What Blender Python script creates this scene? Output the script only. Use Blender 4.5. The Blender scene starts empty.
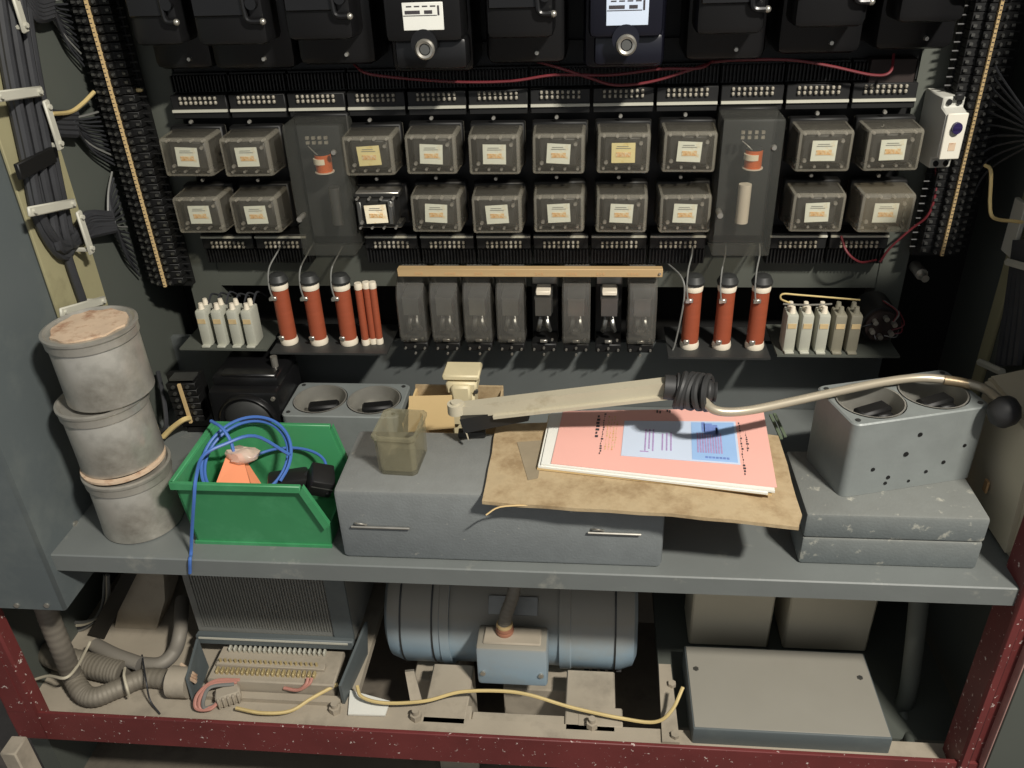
import bpy, bmesh, math, random
from mathutils import Vector, Matrix
random.seed(7)
scene = bpy.context.scene
COL = scene.collection
PI = math.pi

# ------------------------------------------------------------------ camera
FPX = 846.4
PITCH, YAW, ROLL = 0.53341, -0.10802, -0.04049
CAM = Vector((0, 0, 0.7))
fw = Vector((math.sin(YAW)*math.cos(PITCH), math.cos(YAW)*math.cos(PITCH), -math.sin(PITCH)))
r0 = Vector((math.cos(YAW), -math.sin(YAW), 0)); u0 = r0.cross(fw)
rt = math.cos(ROLL)*r0 + math.sin(ROLL)*u0
up = -math.sin(ROLL)*r0 + math.cos(ROLL)*u0
cd = bpy.data.cameras.new('camera'); cam = bpy.data.objects.new('camera', cd); COL.objects.link(cam)
cam.matrix_world = Matrix(((rt.x, up.x, -fw.x, CAM.x), (rt.y, up.y, -fw.y, CAM.y), (rt.z, up.z, -fw.z, CAM.z), (0, 0, 0, 1)))
cd.sensor_width = 36; cd.lens = 36*FPX/1024; cd.clip_start = 0.02
scene.camera = cam
def ray(x, y): return rt*(x-512) - up*(y-384) + fw*FPX
def PZ(x, y, z):
    d = ray(x, y); return CAM + d*((z-CAM.z)/d.z)
def PY(x, y, Y):
    d = ray(x, y); return CAM + d*((Y-CAM.y)/d.y)
def PX(x, y, X):
    d = ray(x, y); return CAM + d*((X-CAM.x)/d.x)

# ------------------------------------------------------------------ light
w = bpy.data.worlds.new('world'); scene.world = w; w.use_nodes = True
bg = w.node_tree.nodes['Background']; bg.inputs[0].default_value = (0.94, 0.97, 1.0, 1); bg.inputs[1].default_value = 0.34
ld = bpy.data.lights.new('ceiling_lamp', 'AREA'); ld.shape = 'RECTANGLE'; ld.size = 0.22; ld.size_y = 0.06; ld.energy = 74; ld.color = (1.0, 0.95, 0.86)
lo = bpy.data.objects.new('ceiling_lamp', ld); COL.objects.link(lo)
LP = Vector((0.95, -0.38, 1.84)); lo.location = LP
lo.rotation_euler = (Vector((-0.05, 0.9, 0.1))-LP).to_track_quat('-Z', 'Y').to_euler()
scene.view_settings.view_transform = 'Standard'; scene.view_settings.look = 'None'
scene.view_settings.exposure = 0.0; scene.view_settings.gamma = 1.0
scene.view_settings.use_curve_mapping = False

# ------------------------------------------------------------------ materials
def srgb(r, g, b):
    f = lambda c: (c/255/12.92) if c/255 <= 0.04045 else ((c/255+0.055)/1.055)**2.4
    return (f(r), f(g), f(b), 1)
MATS = {}
def mat(name, col, rough=0.6, metal=0.0, var=0.12, scale=18, bump=0.0, bscale=120, col2=None, c2lo=0.55, c2hi=0.7, c2scale=9, detail=4, clear=0.0, spec=0.5, coat=0.0, stretch=None, topdust=0.0):
    """procedural paint/plastic/metal: base colour with noise variation and an optional second colour (dust, chips, stains)"""
    m = bpy.data.materials.new(name); m.use_nodes = True; nt = m.node_tree; N = nt.nodes; L = nt.links
    p = N['Principled BSDF']; p.inputs['Roughness'].default_value = rough; p.inputs['Metallic'].default_value = metal
    p.inputs['Specular IOR Level'].default_value = spec; p.inputs['Coat Weight'].default_value = coat
    tc = N.new('ShaderNodeTexCoord'); vec = tc.outputs['Object']
    if stretch:
        mp = N.new('ShaderNodeMapping'); mp.inputs['Scale'].default_value = stretch; L.new(vec, mp.inputs['Vector']); vec = mp.outputs[0]
    n = N.new('ShaderNodeTexNoise'); n.inputs['Scale'].default_value = scale; n.inputs['Detail'].default_value = detail; L.new(vec, n.inputs['Vector'])
    mr = N.new('ShaderNodeMapRange'); mr.inputs['From Min'].default_value = 0.25; mr.inputs['From Max'].default_value = 0.75
    mr.inputs['To Min'].default_value = 1-var; mr.inputs['To Max'].default_value = 1+var; L.new(n.outputs['Fac'], mr.inputs['Value'])
    mul = N.new('ShaderNodeVectorMath'); mul.operation = 'SCALE'; mul.inputs[0].default_value = col[:3]; L.new(mr.outputs[0], mul.inputs['Scale'])
    out = mul.outputs[0]
    if col2:
        n2 = N.new('ShaderNodeTexNoise'); n2.inputs['Scale'].default_value = c2scale; n2.inputs['Detail'].default_value = 6; n2.inputs['Roughness'].default_value = 0.65
        L.new(vec, n2.inputs['Vector'])
        r2 = N.new('ShaderNodeMapRange'); r2.inputs['From Min'].default_value = c2lo; r2.inputs['From Max'].default_value = c2hi; L.new(n2.outputs['Fac'], r2.inputs['Value'])
        mx = N.new('ShaderNodeMix'); mx.data_type = 'RGBA'; L.new(r2.outputs[0], mx.inputs['Factor']); L.new(out, mx.inputs['A']); mx.inputs['B'].default_value = col2
        out = mx.outputs['Result']
    if topdust:   # dust settled on upward-facing surfaces
        ge = N.new('ShaderNodeNewGeometry'); sx = N.new('ShaderNodeSeparateXYZ'); L.new(ge.outputs['Normal'], sx.inputs[0])
        rd_ = N.new('ShaderNodeMapRange'); rd_.inputs['From Min'].default_value = -0.12; rd_.inputs['From Max'].default_value = 0.5; rd_.inputs['To Max'].default_value = topdust
        L.new(sx.outputs['Z'], rd_.inputs['Value'])
        md = N.new('ShaderNodeMix'); md.data_type = 'RGBA'; L.new(rd_.outputs[0], md.inputs['Factor']); L.new(out, md.inputs['A']); md.inputs['B'].default_value = srgb(146, 138, 122)
        out = md.outputs['Result']
    L.new(out, p.inputs['Base Color'])
    if bump:
        nb = N.new('ShaderNodeTexNoise'); nb.inputs['Scale'].default_value = bscale; nb.inputs['Detail'].default_value = 3; L.new(vec, nb.inputs['Vector'])
        b = N.new('ShaderNodeBump'); b.inputs['Strength'].default_value = bump; b.inputs['Distance'].default_value = 0.002; L.new(nb.outputs['Fac'], b.inputs['Height']); L.new(b.outputs[0], p.inputs['Normal'])
    if clear:
        t = N.new('ShaderNodeBsdfTransparent'); t.inputs[0].default_value = (0.97, 0.95, 0.91, 1)
        ms = N.new('ShaderNodeMixShader'); ms.inputs[0].default_value = clear
        L.new(p.outputs[0], ms.inputs[1]); L.new(t.outputs[0], ms.inputs[2]); L.new(ms.outputs[0], N['Material Output'].inputs['Surface'])
    MATS[name] = m; return m
DUST = srgb(150, 142, 126)
mat('pillar', srgb(88, 95, 96), 0.55, var=0.06, scale=5, col2=srgb(104, 110, 108), c2lo=0.5, c2hi=0.75, bump=0.05)
mat('sidewall', srgb(82, 86, 80), 0.6, var=0.06, scale=6)
mat('rack', srgb(82, 85, 78), 0.6, var=0.08)
mat('skirt', srgb(92, 96, 95), 0.6, var=0.06)
mat('void', srgb(16, 16, 15), 0.8, var=0.1)
mat('shelf', srgb(108, 112, 110), 0.5, var=0.07, scale=14, col2=srgb(140, 140, 132), c2lo=0.6, c2hi=0.75, c2scale=22, bump=0.08)
mat('hammer', srgb(118, 123, 124), 0.55, var=0.07, scale=60, bump=0.2, bscale=330, col2=srgb(158, 158, 150), c2lo=0.66, c2hi=0.70, c2scale=70, topdust=0.2)
mat('chipped', srgb(104, 110, 110), 0.6, var=0.08, scale=40, bump=0.2, bscale=300, col2=srgb(160, 160, 150), c2lo=0.60, c2hi=0.68, c2scale=55, topdust=0.2)
mat('cast', srgb(128, 133, 131), 0.42, 0.08, var=0.08, scale=30, bump=0.12, bscale=160)
mat('castin', srgb(158, 156, 148), 0.4, 0.5, var=0.25, scale=25)
mat('bakelite', srgb(21, 21, 22), 0.3, var=0.12, scale=12, spec=0.5)
mat('bakeblue', srgb(21, 22, 32), 0.3, var=0.1, spec=0.5)
mat('black', srgb(15, 15, 15), 0.55, var=0.15)
mat('mech', srgb(38, 38, 36), 0.5, var=0.15)
mat('brownblack', srgb(36, 25, 22), 0.6, var=0.2)
mat('darkgrey', srgb(48, 49, 48), 0.5, var=0.12)
mat('cover', srgb(150, 145, 132), 0.18, var=0.14, scale=30, clear=0.84, spec=0.9)
mat('cover_edge_highlight', srgb(176, 170, 154), 0.2, var=0.14, scale=60, clear=0.66, spec=0.9)  # paler, less clear than the cover: rim highlight put into the colour
mat('cover_amber', srgb(170, 160, 138), 0.2, var=0.16, scale=30, clear=0.74, spec=0.9)
mat('cover_dust', srgb(90, 91, 86), 0.4, var=0.12, scale=14, clear=0.68)
mat('cover_small', srgb(124, 122, 116), 0.2, var=0.15, scale=30, clear=0.64, spec=1.0)
mat('jarglass', srgb(150, 146, 122), 0.22, var=0.12, scale=30, clear=0.62, spec=0.8)
mat('paperlabel', srgb(240, 230, 202), 0.8, var=0.04, col2=srgb(216, 176, 110), c2lo=0.55, c2hi=0.72, c2scale=60)
mat('paperyellow', srgb(218, 206, 150), 0.8, var=0.05, col2=srgb(196, 170, 90), c2lo=0.55, c2hi=0.72, c2scale=70)
mat('paperbluish', srgb(214, 218, 204), 0.8, var=0.05, col2=srgb(200, 170, 104), c2lo=0.58, c2hi=0.72, c2scale=60)
mat('orangeink', srgb(206, 158, 98), 0.8, var=0.3, scale=400, col2=srgb(216, 200, 164), c2lo=0.45, c2hi=0.6, c2scale=260)
mat('ink', srgb(60, 56, 60), 0.8, var=0.2, scale=200)
mat('timergrey', srgb(182, 181, 172), 0.6, var=0.06)
mat('white', srgb(214, 210, 196), 0.6, var=0.06)
mat('silver', srgb(190, 186, 176), 0.32, 0.8, var=0.1, scale=80)
mat('steel', srgb(128, 128, 124), 0.38, 0.85, var=0.15, scale=30)
mat('pin', srgb(164, 158, 144), 0.5, 0.2, var=0.25, scale=300)
mat('coupling', srgb(158, 140, 112), 0.4, 0.5, var=0.15)
mat('brass', srgb(190, 172, 126), 0.45, 0.3, var=0.15)
mat('cream', srgb(156, 150, 116), 0.7, var=0.08, scale=12, col2=srgb(128, 122, 92), c2lo=0.55, c2hi=0.75)
mat('clamp', srgb(188, 186, 172), 0.5, var=0.06)
mat('cable', srgb(50, 51, 54), 0.5, var=0.15, scale=40)
mat('copper', srgb(232, 118, 58), 0.4, 0.2, var=0.2, scale=200, stretch=(1, 1, 12))
mat('gland', srgb(158, 108, 86), 0.5, var=0.15)
mat('resistor', srgb(150, 74, 48), 0.55, var=0.08, scale=30, stretch=(1, 1, 8))
mat('ceramic', srgb(224, 214, 194), 0.5, var=0.05)
mat('capwhite', srgb(176, 176, 162), 0.5, var=0.07, scale=30)
mat('capshaded', srgb(132, 128, 112), 0.5, var=0.07, scale=30)  # white capacitor colour darkened, shade put into the tone
mat('capband', srgb(200, 176, 132), 0.6, var=0.1, scale=60)
mat('wood', srgb(180, 152, 110), 0.65, var=0.1, scale=20, stretch=(0.3, 6, 6))
mat('tin', srgb(186, 182, 172), 0.3, 0.55, var=0.18, scale=14, col2=srgb(140, 136, 126), c2lo=0.46, c2hi=0.7, c2scale=12, bump=0.06, bscale=40)
mat('tinpaper', srgb(200, 176, 150), 0.85, var=0.12, scale=40, col2=srgb(160, 124, 98), c2lo=0.5, c2hi=0.66, c2scale=45, bump=0.4, bscale=80)
mat('green', srgb(62, 138, 90), 0.45, var=0.08, scale=12, col2=srgb(80, 156, 108), c2lo=0.5, c2hi=0.75, c2scale=16)
mat('bluewire', srgb(70, 108, 178), 0.4, var=0.08)
mat('orange', srgb(240, 150, 108), 0.6, var=0.06)
mat('salmon', srgb(232, 206, 190), 0.3, var=0.12, scale=60, clear=0.45)
mat('blackplastic', srgb(28, 28, 28), 0.4, var=0.1)
mat('cardboard', srgb(180, 160, 126), 0.85, var=0.14, scale=30, col2=srgb(146, 124, 92), c2lo=0.42, c2hi=0.66, c2scale=30, bump=0.5, bscale=70)
mat('cardpatch', srgb(140, 128, 106), 0.85, var=0.15, scale=30)
mat('cardorange', srgb(188, 150, 106), 0.85, var=0.12, scale=20)
mat('cardlight', srgb(206, 178, 128), 0.8, var=0.05)
mat('pink', srgb(230, 174, 162), 0.75, var=0.03, scale=8)
mat('paper', srgb(224, 224, 216), 0.75, var=0.04)
mat('paperblue', srgb(196, 208, 226), 0.7, var=0.03)
mat('printblue', srgb(150, 184, 226), 0.7, var=0.05)
mat('inkblue', srgb(112, 136, 196), 0.7, var=0.15, scale=200)
mat('inkviolet', srgb(168, 146, 190), 0.7, var=0.2, scale=200)
mat('greenspine', srgb(92, 104, 84), 0.8, var=0.1)
mat('armpaint', srgb(186, 178, 156), 0.5, var=0.06, scale=12, col2=srgb(150, 138, 112), c2lo=0.6, c2hi=0.75, c2scale=14)
mat('rod', srgb(182, 172, 152), 0.35, 0.4, var=0.08, scale=20)
mat('rubber', srgb(46, 46, 46), 0.55, var=0.15, scale=40)
mat('beigebox', srgb(196, 187, 164), 0.6, var=0.06, scale=10)
mat('beigeplastic', srgb(206, 194, 158), 0.5, var=0.08, scale=40)
mat('redframe', srgb(106, 46, 45), 0.5, var=0.18, scale=14, col2=srgb(206, 190, 182), c2lo=0.635, c2hi=0.65, c2scale=120, bump=0.1)
mat('pinkedge', srgb(176, 136, 128), 0.5, var=0.15, scale=40)
mat('dusty', srgb(166, 156, 139), 0.9, var=0.1, scale=14, col2=srgb(134, 126, 112), c2lo=0.5, c2hi=0.75, c2scale=12)
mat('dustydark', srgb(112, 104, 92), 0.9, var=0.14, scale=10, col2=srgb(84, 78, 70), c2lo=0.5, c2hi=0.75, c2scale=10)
mat('motor', srgb(146, 168, 182), 0.5, var=0.06, scale=14, col2=srgb(150, 156, 156), c2lo=0.5, c2hi=0.8, c2scale=14, topdust=0.9)
mat('hose', srgb(116, 110, 100), 0.6, 0.2, var=0.15, scale=40, bump=0.3, bscale=90, topdust=0.5)
mat('hosesmooth', srgb(122, 118, 112), 0.6, 0.1, var=0.12, scale=14, topdust=0.4)
mat('yellowwire', srgb(204, 182, 126), 0.5, var=0.14, scale=30)
mat('redwire', srgb(104, 36, 42), 0.5, var=0.08)
mat('pinkwire', srgb(182, 128, 114), 0.6, var=0.1)
mat('string', srgb(196, 188, 166), 0.8, var=0.06)
mat('greywire', srgb(120, 120, 116), 0.5, var=0.08)
mat('meshgrey', srgb(124, 124, 118), 0.55, var=0.06, scale=30, bump=0.4, bscale=500)
mat('topsheet', srgb(142, 143, 138), 0.6, var=0.07, scale=14, topdust=0.5)
mat('concrete', srgb(96, 90, 84), 0.9, var=0.25, scale=14, col2=srgb(150, 144, 136), c2lo=0.62, c2hi=0.72, c2scale=16, bump=0.4, bscale=30)
mat('purple', srgb(44, 36, 74), 0.3, var=0.05)

# ------------------------------------------------------------------ mesh builder
class B:
    def __init__(s): s.bm = bmesh.new()
    def box(s, c, d, bev=0.0, seg=1, rot=None, taper=None):
        v = bmesh.ops.create_cube(s.bm, size=1)['verts']
        for q in v:
            k = 1.0
            if taper and q.co.z > 0: q.co.x *= taper[0]; q.co.y *= taper[1]
            q.co = Vector((q.co.x*d[0], q.co.y*d[1], q.co.z*d[2]))
        if bev:
            es = list({e for q in v for e in q.link_edges})
            r = bmesh.ops.bevel(s.bm, geom=es, offset=bev, segments=seg, affect='EDGES', profile=0.5, clamp_overlap=True)
            v = list({q for f in r['faces'] for q in f.verts} | {q for q in v if q.is_valid})
        M = Matrix.Translation(Vector(c)) @ (rot.to_4x4() if rot else Matrix.Identity(4))
        for q in v: q.co = M @ q.co
        return s
    def bx(s, x0, x1, y0, y1, z0, z1, bev=0.0, seg=1):
        return s.box(((x0+x1)/2, (y0+y1)/2, (z0+z1)/2), (abs(x1-x0), abs(y1-y0), abs(z1-z0)), bev, seg)
    def cyl(s, c, r, h, axis='Z', seg=16, r2=None, rot=None):
        R = {'Z': Matrix.Identity(4), 'X': Matrix.Rotation(PI/2, 4, 'Y'), 'Y': Matrix.Rotation(PI/2, 4, 'X')}[axis]
        if rot: R = rot.to_4x4() @ R
        bmesh.ops.create_cone(s.bm, cap_ends=True, segments=seg, radius1=r, radius2=r if r2 is None else r2, depth=h, matrix=Matrix.Translation(Vector(c)) @ R)
        return s
    def sph(s, c, r, seg=12, sc=(1, 1, 1)):
        bmesh.ops.create_uvsphere(s.bm, u_segments=seg, v_segments=max(6, seg//2), radius=r, matrix=Matrix.Translation(Vector(c)) @ Matrix.Diagonal((*sc, 1)))
        return s
    def lathe(s, prof, seg=32, M=None):
        M = M or Matrix.Identity(4); rings = []
        for (r, z) in prof:
            rings.append([s.bm.verts.new(M @ Vector((max(r, 1e-5)*math.cos(2*PI*k/seg), max(r, 1e-5)*math.sin(2*PI*k/seg), z))) for k in range(seg)])
        for a, b in zip(rings, rings[1:]):
            for k in range(seg): s.bm.faces.new((a[k], a[(k+1) % seg], b[(k+1) % seg], b[k]))
        return s
    def tube(s, pts, r, seg=8, sub=6, radf=None, caps=True, flat=1.0):
        P = smooth(pts, sub); n = len(P); rings = []
        t0 = (P[1]-P[0]).normalized(); nn = t0.orthogonal().normalized()
        for i in range(n):
            t = (P[min(i+1, n-1)]-P[max(i-1, 0)]).normalized()
            nn = (nn - t*nn.dot(t)); nn = nn.normalized() if nn.length > 1e-6 else t.orthogonal().normalized()
            bn = t.cross(nn); rr = r if radf is None else r*radf(i, n)
            rings.append([s.bm.verts.new(P[i] + nn*math.cos(2*PI*k/seg)*rr + bn*math.sin(2*PI*k/seg)*rr*flat) for k in range(seg)])
        for a, b in zip(rings, rings[1:]):
            for k in range(seg): s.bm.faces.new((a[k], a[(k+1) % seg], b[(k+1) % seg], b[k]))
        if caps:
            s.bm.faces.new(rings[0][::-1]); s.bm.faces.new(rings[-1])
        return s
    def prism(s, poly, o, u, v, w, bev=0.0):
        """polygon (2D) in the plane o+u*a+v*b, extruded by vector w"""
        o, u, v, w = map(Vector, (o, u, v, w))
        A = [s.bm.verts.new(o+u*a+v*b) for a, b in poly]; Bv = [s.bm.verts.new(q.co+w) for q in A]
        fs = [s.bm.faces.new(A[::-1]), s.bm.faces.new(Bv)]
        n = len(A)
        for i in range(n): fs.append(s.bm.faces.new((A[i], A[(i+1) % n], Bv[(i+1) % n], Bv[i])))
        bmesh.ops.recalc_face_normals(s.bm, faces=fs)
        if bev:
            bmesh.ops.bevel(s.bm, geom=list({e for f in fs for e in f.edges}), offset=bev, segments=1, affect='EDGES', clamp_overlap=True)
        return s
    def hexa(s, bot, top):
        """eight-corner solid, four bottom and four top points in the same order"""
        A = [s.bm.verts.new(Vector(p)) for p in bot]; T = [s.bm.verts.new(Vector(p)) for p in top]
        fs = [s.bm.faces.new(A[::-1]), s.bm.faces.new(T)]
        for i in range(4): fs.append(s.bm.faces.new((A[i], A[(i+1) % 4], T[(i+1) % 4], T[i])))
        bmesh.ops.recalc_face_normals(s.bm, faces=fs); return s
    def mesh(s, name, m, ang=38):
        me = bpy.data.meshes.new(name); s.bm.to_mesh(me); s.bm.free()
        me.materials.append(MATS[m]); me.shade_smooth(); me.set_sharp_from_angle(angle=math.radians(ang)); return me
def smooth(pts, sub):
    P = [Vector(p) for p in pts]
    if sub <= 1 or len(P) < 3: return P
    out = []
    for i in range(len(P)-1):
        a = P[i-1] if i > 0 else P[i]*2-P[i+1]; b, c = P[i], P[i+1]; d = P[i+2] if i+2 < len(P) else P[i+1]*2-P[i]
        for k in range(sub):
            t = k/sub; out.append(0.5*((2*b)+(c-a)*t+(2*a-5*b+4*c-d)*t*t+(3*b-a-3*c+d)*t**3))
    out.append(P[-1]); return out

def obj(name, b, m, parent=None, loc=None, ang=38):
    me = b if isinstance(b, bpy.types.Mesh) else b.mesh(name, m, ang)
    o = bpy.data.objects.new(name, me); COL.objects.link(o)
    if parent: o.parent = parent
    if loc is not None: o.location = loc
    return o
def tag(o, label, cat, group=None):
    o['label'] = label; o['category'] = cat
    if group: o['group'] = group
    return o
def thing(name, label, cat, loc=(0, 0, 0), rot=(0, 0, 0), group=None):
    o = bpy.data.objects.new(name, None); COL.objects.link(o); o.empty_display_size = 0.02
    o.location = loc; o.rotation_euler = rot; return tag(o, label, cat, group)
def struct(name, b, m, parent=None, ang=38):
    o = obj(name, b, m, parent, ang=ang)
    if parent is None: o['kind'] = 'structure'
    return o
def stuff(o): o['kind'] = 'stuff'; return o
def copy_tree(o, parent=None):
    c = o.copy(); COL.objects.link(c); c.parent = parent
    for ch in list(o.children): copy_tree(ch, c)
    return c
ORD = ['first', 'second', 'third', 'fourth', 'fifth', 'sixth', 'seventh', 'eighth', 'ninth', 'tenth', 'eleventh', 'twelfth']
def place(lst, i, n):
    if i == 0: return 'leftmost ' + lst
    if i == n-1: return 'rightmost ' + lst
    return (ORD[i] + ' ' + lst + ' from the left') if i < n/2 else (ORD[n-1-i] + ' ' + lst + ' from the right')

# ================================================================== SETTING
YF = 0.745
XL, XR = -0.668, 0.545
struct('wall_back', B().bx(-0.9, 0.62, 1.215, 1.24, -0.56, 1.05), 'void')
struct('ceiling', B().bx(-0.9, 0.62, 0.76, 1.24, 1.05, 1.07), 'rack')
# left wall with its front pillar that ends above the base
struct('wall_left', B().bx(-0.83, XL, 0.733, 1.24, -0.088, 1.05, 0.004), 'pillar')
struct('wall_right', B().bx(XR, 0.62, 0.80, 1.24, -0.5, 1.05), 'sidewall')
for i, (x, y) in enumerate(((17, 605), (47, 605))):
    p = PY(x, y, 0.733); o = obj('screw', B().cyl((0, 0, 0), 0.0035, 0.004, 'Y', 10), 'silver', bpy.data.objects['wall_left'], p)
p = PX(75, 524, XL)
obj('screw', B().cyl((0, 0, 0), 0.0045, 0.004, 'X', 10), 'silver', bpy.data.objects['wall_left'], p)
# a lighter side sheet behind the cream strip
struct('wall_left_lining', B().bx(XL, XL+0.003, 0.90, 1.215, 0.0, 1.0), 'sidewall')
# lower compartment shell
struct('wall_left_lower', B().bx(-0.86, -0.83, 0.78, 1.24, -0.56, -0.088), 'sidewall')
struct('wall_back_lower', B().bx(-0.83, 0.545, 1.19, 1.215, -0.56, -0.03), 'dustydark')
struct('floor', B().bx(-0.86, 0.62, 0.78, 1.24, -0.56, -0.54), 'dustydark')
struct('floor_hall', B().bx(-3, 3, -2.5, 3, -0.62, -0.60), 'concrete')
# shelf
sh = B().prism([(YF+0.0015, 0), (1.125, 0), (1.125, -0.006), (YF+0.005, -0.006), (YF+0.005, -0.023), (YF+0.02, -0.023), (YF+0.02, -0.026), (YF, -0.026), (YF, -0.0015)], (XL, 0, 0), (0, 1, 0), (0, 0, 1), (0.53-XL, 0, 0))
struct('shelf_board', sh, 'shelf')
# skirt and relay rack behind the shelf
struct('wall_skirt', B().bx(-0.60, 0.42, 1.115, 1.125, 0.0, 0.112, 0.001), 'skirt')
struct('wall_skirt_side', B().bx(XL, -0.60, 1.14, 1.15, 0.0, 0.10), 'skirt')
struct('trim_1', B().bx(-0.600, -0.553, 1.12, 1.16, 0.10, 1.04), 'rack')         # left rack upright
struct('trim_2', B().bx(0.392, 0.428, 1.12, 1.16, 0.10, 1.04), 'rack')           # right rack upright
struct('trim_3', B().bx(-0.572, 0.392, 1.122, 1.15, 0.198, 0.262), 'rack')       # lower rail
struct('trim_4', B().bx(-0.572, 0.392, 1.125, 1.15, 0.495, 0.53), 'black')
struct('wall_relay_panel', B().bx(-0.572, 0.392, 1.128, 1.14, 0.262, 0.52), 'black')
struct('wall_meter_panel', B().bx(-0.62, 0.47, 1.135, 1.15, 0.53, 1.04), 'black')
# component ledges
for i, (a, b_) in enumerate(((-0.592, -0.462), (-0.458, -0.288), (0.105, 0.242), (0.25, 0.41))):
    struct('trim_%d' % (5+i), B().bx(a, b_, 1.030, 1.122, (0.137, 0.132, 0.132, 0.137)[i], (0.140, 0.135, 0.135, 0.140)[i]), 'rack' if i in (0, 3) else 'darkgrey')

# ------------------------------------------------ red frame
fr = thing('red_steel_frame', 'dark red painted steel frame spattered with white paint around cabinet base', 'frame', (0, 0.74, -0.36))
def loc(o, b, m, name, **k):   # parts given in world coordinates
    q = obj(name, b, m, o, **k); q.matrix_parent_inverse = Matrix.Translation(-Vector(o.location)); return q
loc(fr, B().bx(-0.835, 0.512, 0.742, 0.748, -0.362, -0.304, 0.001), 'redframe', 'bottom_rail')
loc(fr, B().bx(-0.835, -0.786, 0.741, 0.765, -0.36, 0.0, 0.003).bx(-0.83, -0.80, 0.74, 0.745, -0.3, -0.1), 'redframe', 'upright')
loc(fr, B().bx(0.482, 0.496, 0.738, 0.785, -0.36, 0.62, 0.003).bx(0.496, 0.511, 0.746, 0.785, -0.36, 0.62), 'redframe', 'upright')
loc(fr, B().bx(0.5095, 0.5125, 0.735, 0.76, -0.36, 0.62, 0.001), 'pinkedge', 'flange')
tag(obj('cabinet_door', B().bx(0.516, 0.62, 0.742, 0.775, -0.55, 0.6, 0.003), 'sidewall'), 'dark grey door edge outside the right red upright', 'door')
tag(obj('cabinet_door', B().bx(-1.35, -0.842, 0.70, 0.73, -0.295, 0.9, 0.003), 'pillar'), 'blue-grey panel outside the left red upright', 'door')
q = PY(12, 735, 0.70)
tag(obj('wooden_batten', B().box((q.x-0.006, 0.70, -0.458), (0.024, 0.03, 0.28), 0.002, rot=Matrix.Rotation(0.0, 3, 'Y')), 'dusty'), 'beige batten standing outside the lower left frame corner', 'batten')
for i, (x, y, s) in enumerate(((-0.62, 0.70, 0.03), (-0.45, 0.69, 0.022), (-0.2, 0.70, 0.026), (0.1, 0.69, 0.02))):
    b = B().box((0, 0, 0), (s*2, s*1.4, s), s*0.3, 1)
    for v in b.bm.verts: v.co += Vector((random.uniform(-1, 1), random.uniform(-1, 1), random.uniform(-1, 1)))*s*0.15
    o = tag(obj('rubble_lump', b, 'concrete', None, (x, y, -0.60+s*0.5)), place('lump of rubble on ground below red frame', i, 4), 'rubble', 'rubble below the frame')

# ================================================================== RELAY ROWS
COLX = [-0.5145+0.0785*k for k in range(12)]
def screw_mesh(r, h, axis='Y'):
    b = B().cyl((0, 0, 0), r, h, axis, 10, r2=r*0.8)
    return b.mesh('screw', 'silver')
SCR4 = screw_mesh(0.0036, 0.004); SCR3 = screw_mesh(0.0028, 0.004); SCR2 = screw_mesh(0.0019, 0.003)

def make_relay(name, uncovered=False):
    """plug-in relay, origin at the panel side centre; front faces -Y"""
    r = thing(name, 'relay', 'relay')
    obj('base', B().bx(-0.035, 0.035, -0.018, 0.0, -0.029, 0.031, 0.002), 'black', r)
    mech = B().bx(-0.024, 0.024, -0.060, -0.018, -0.019, 0.019, 0.002)
    mech.bx(-0.030, 0.030, -0.05, -0.02, -0.024, -0.02).bx(-0.030, 0.030, -0.05, -0.02, 0.02, 0.024)
    obj('mechanism', mech, 'mech', r)
    ct = B()
    for s in (-1, 1):
        for k in range(4): ct.cyl((-0.024+k*0.016, -0.060, s*0.021), 0.0018, 0.010, 'Y', 8)
    stuff(obj('contact_row', ct, 'silver', r))
    obj('label_card', B().bx(-0.0145, 0.0145, -0.0665, -0.065, -0.013, 0.013), 'paperlabel', r)
    obj('label_print', B().bx(-0.009, 0.009, -0.0671, -0.0665, -0.005, 0.001), 'orangeink', r)
    obj('label_heading', B().bx(-0.009, 0.009, -0.0671, -0.0665, 0.006, 0.0066).bx(-0.008, 0.006, -0.0671, -0.0665, 0.0085, 0.0091), 'greywire', r)
    o = obj('screw', SCR3, None, r, (0.021, -0.064, 0.012)); obj('screw', SCR3, None, r, (-0.021, -0.064, -0.013))
    obj('mounting_screw', SCR3, None, r, (-0.004, -0.02, 0.0375))
    if not uncovered:
        b = B().box((0, -0.036, 0), (0.0685, 0.070, 0.056), 0.0045, 2)
        bm = b.bm
        bmesh.ops.delete(bm, geom=[f for f in bm.faces if f.normal.y > 0.9], context='FACES')
        for v in bm.verts:
            k = 1 - 0.05*max(0, min(1, (-v.co.y)/0.07)); v.co.x *= k; v.co.z *= k
        bm.normal_update()
        for f in bm.faces: f.material_index = 0 if max(abs(f.normal.x), abs(f.normal.y), abs(f.normal.z)) > 0.97 else 1  # bevel faces get the painted rim highlight
        cv = obj('cover', b, 'cover', r); cv.data.materials.append(MATS['cover_edge_highlight'])
        b = B().bx(-0.0355, 0.0355, -0.0035, -0.001, -0.029, 0.030, 0.001)
        obj('cover_flange', b, 'cover', r)
    else:
        for s in (-1, 1):
            obj('contact_block', B().bx(-0.029, 0.029, -0.048, -0.018, s*0.023-0.003, s*0.023+0.003, 0.001), 'silver', r)
        obj('armature', B().bx(0.016, 0.022, -0.064, -0.02, -0.016, 0.018, 0.001), 'steel', r)
        obj('armature', B().bx(-0.026, -0.020, -0.062, -0.02, -0.018, 0.016, 0.001), 'steel', r)
    return r
proto = make_relay('relay'); proto_open = make_relay('relay', True)
RY = 1.108
ZTOP, ZBOT = 0.409, 0.331
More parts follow.
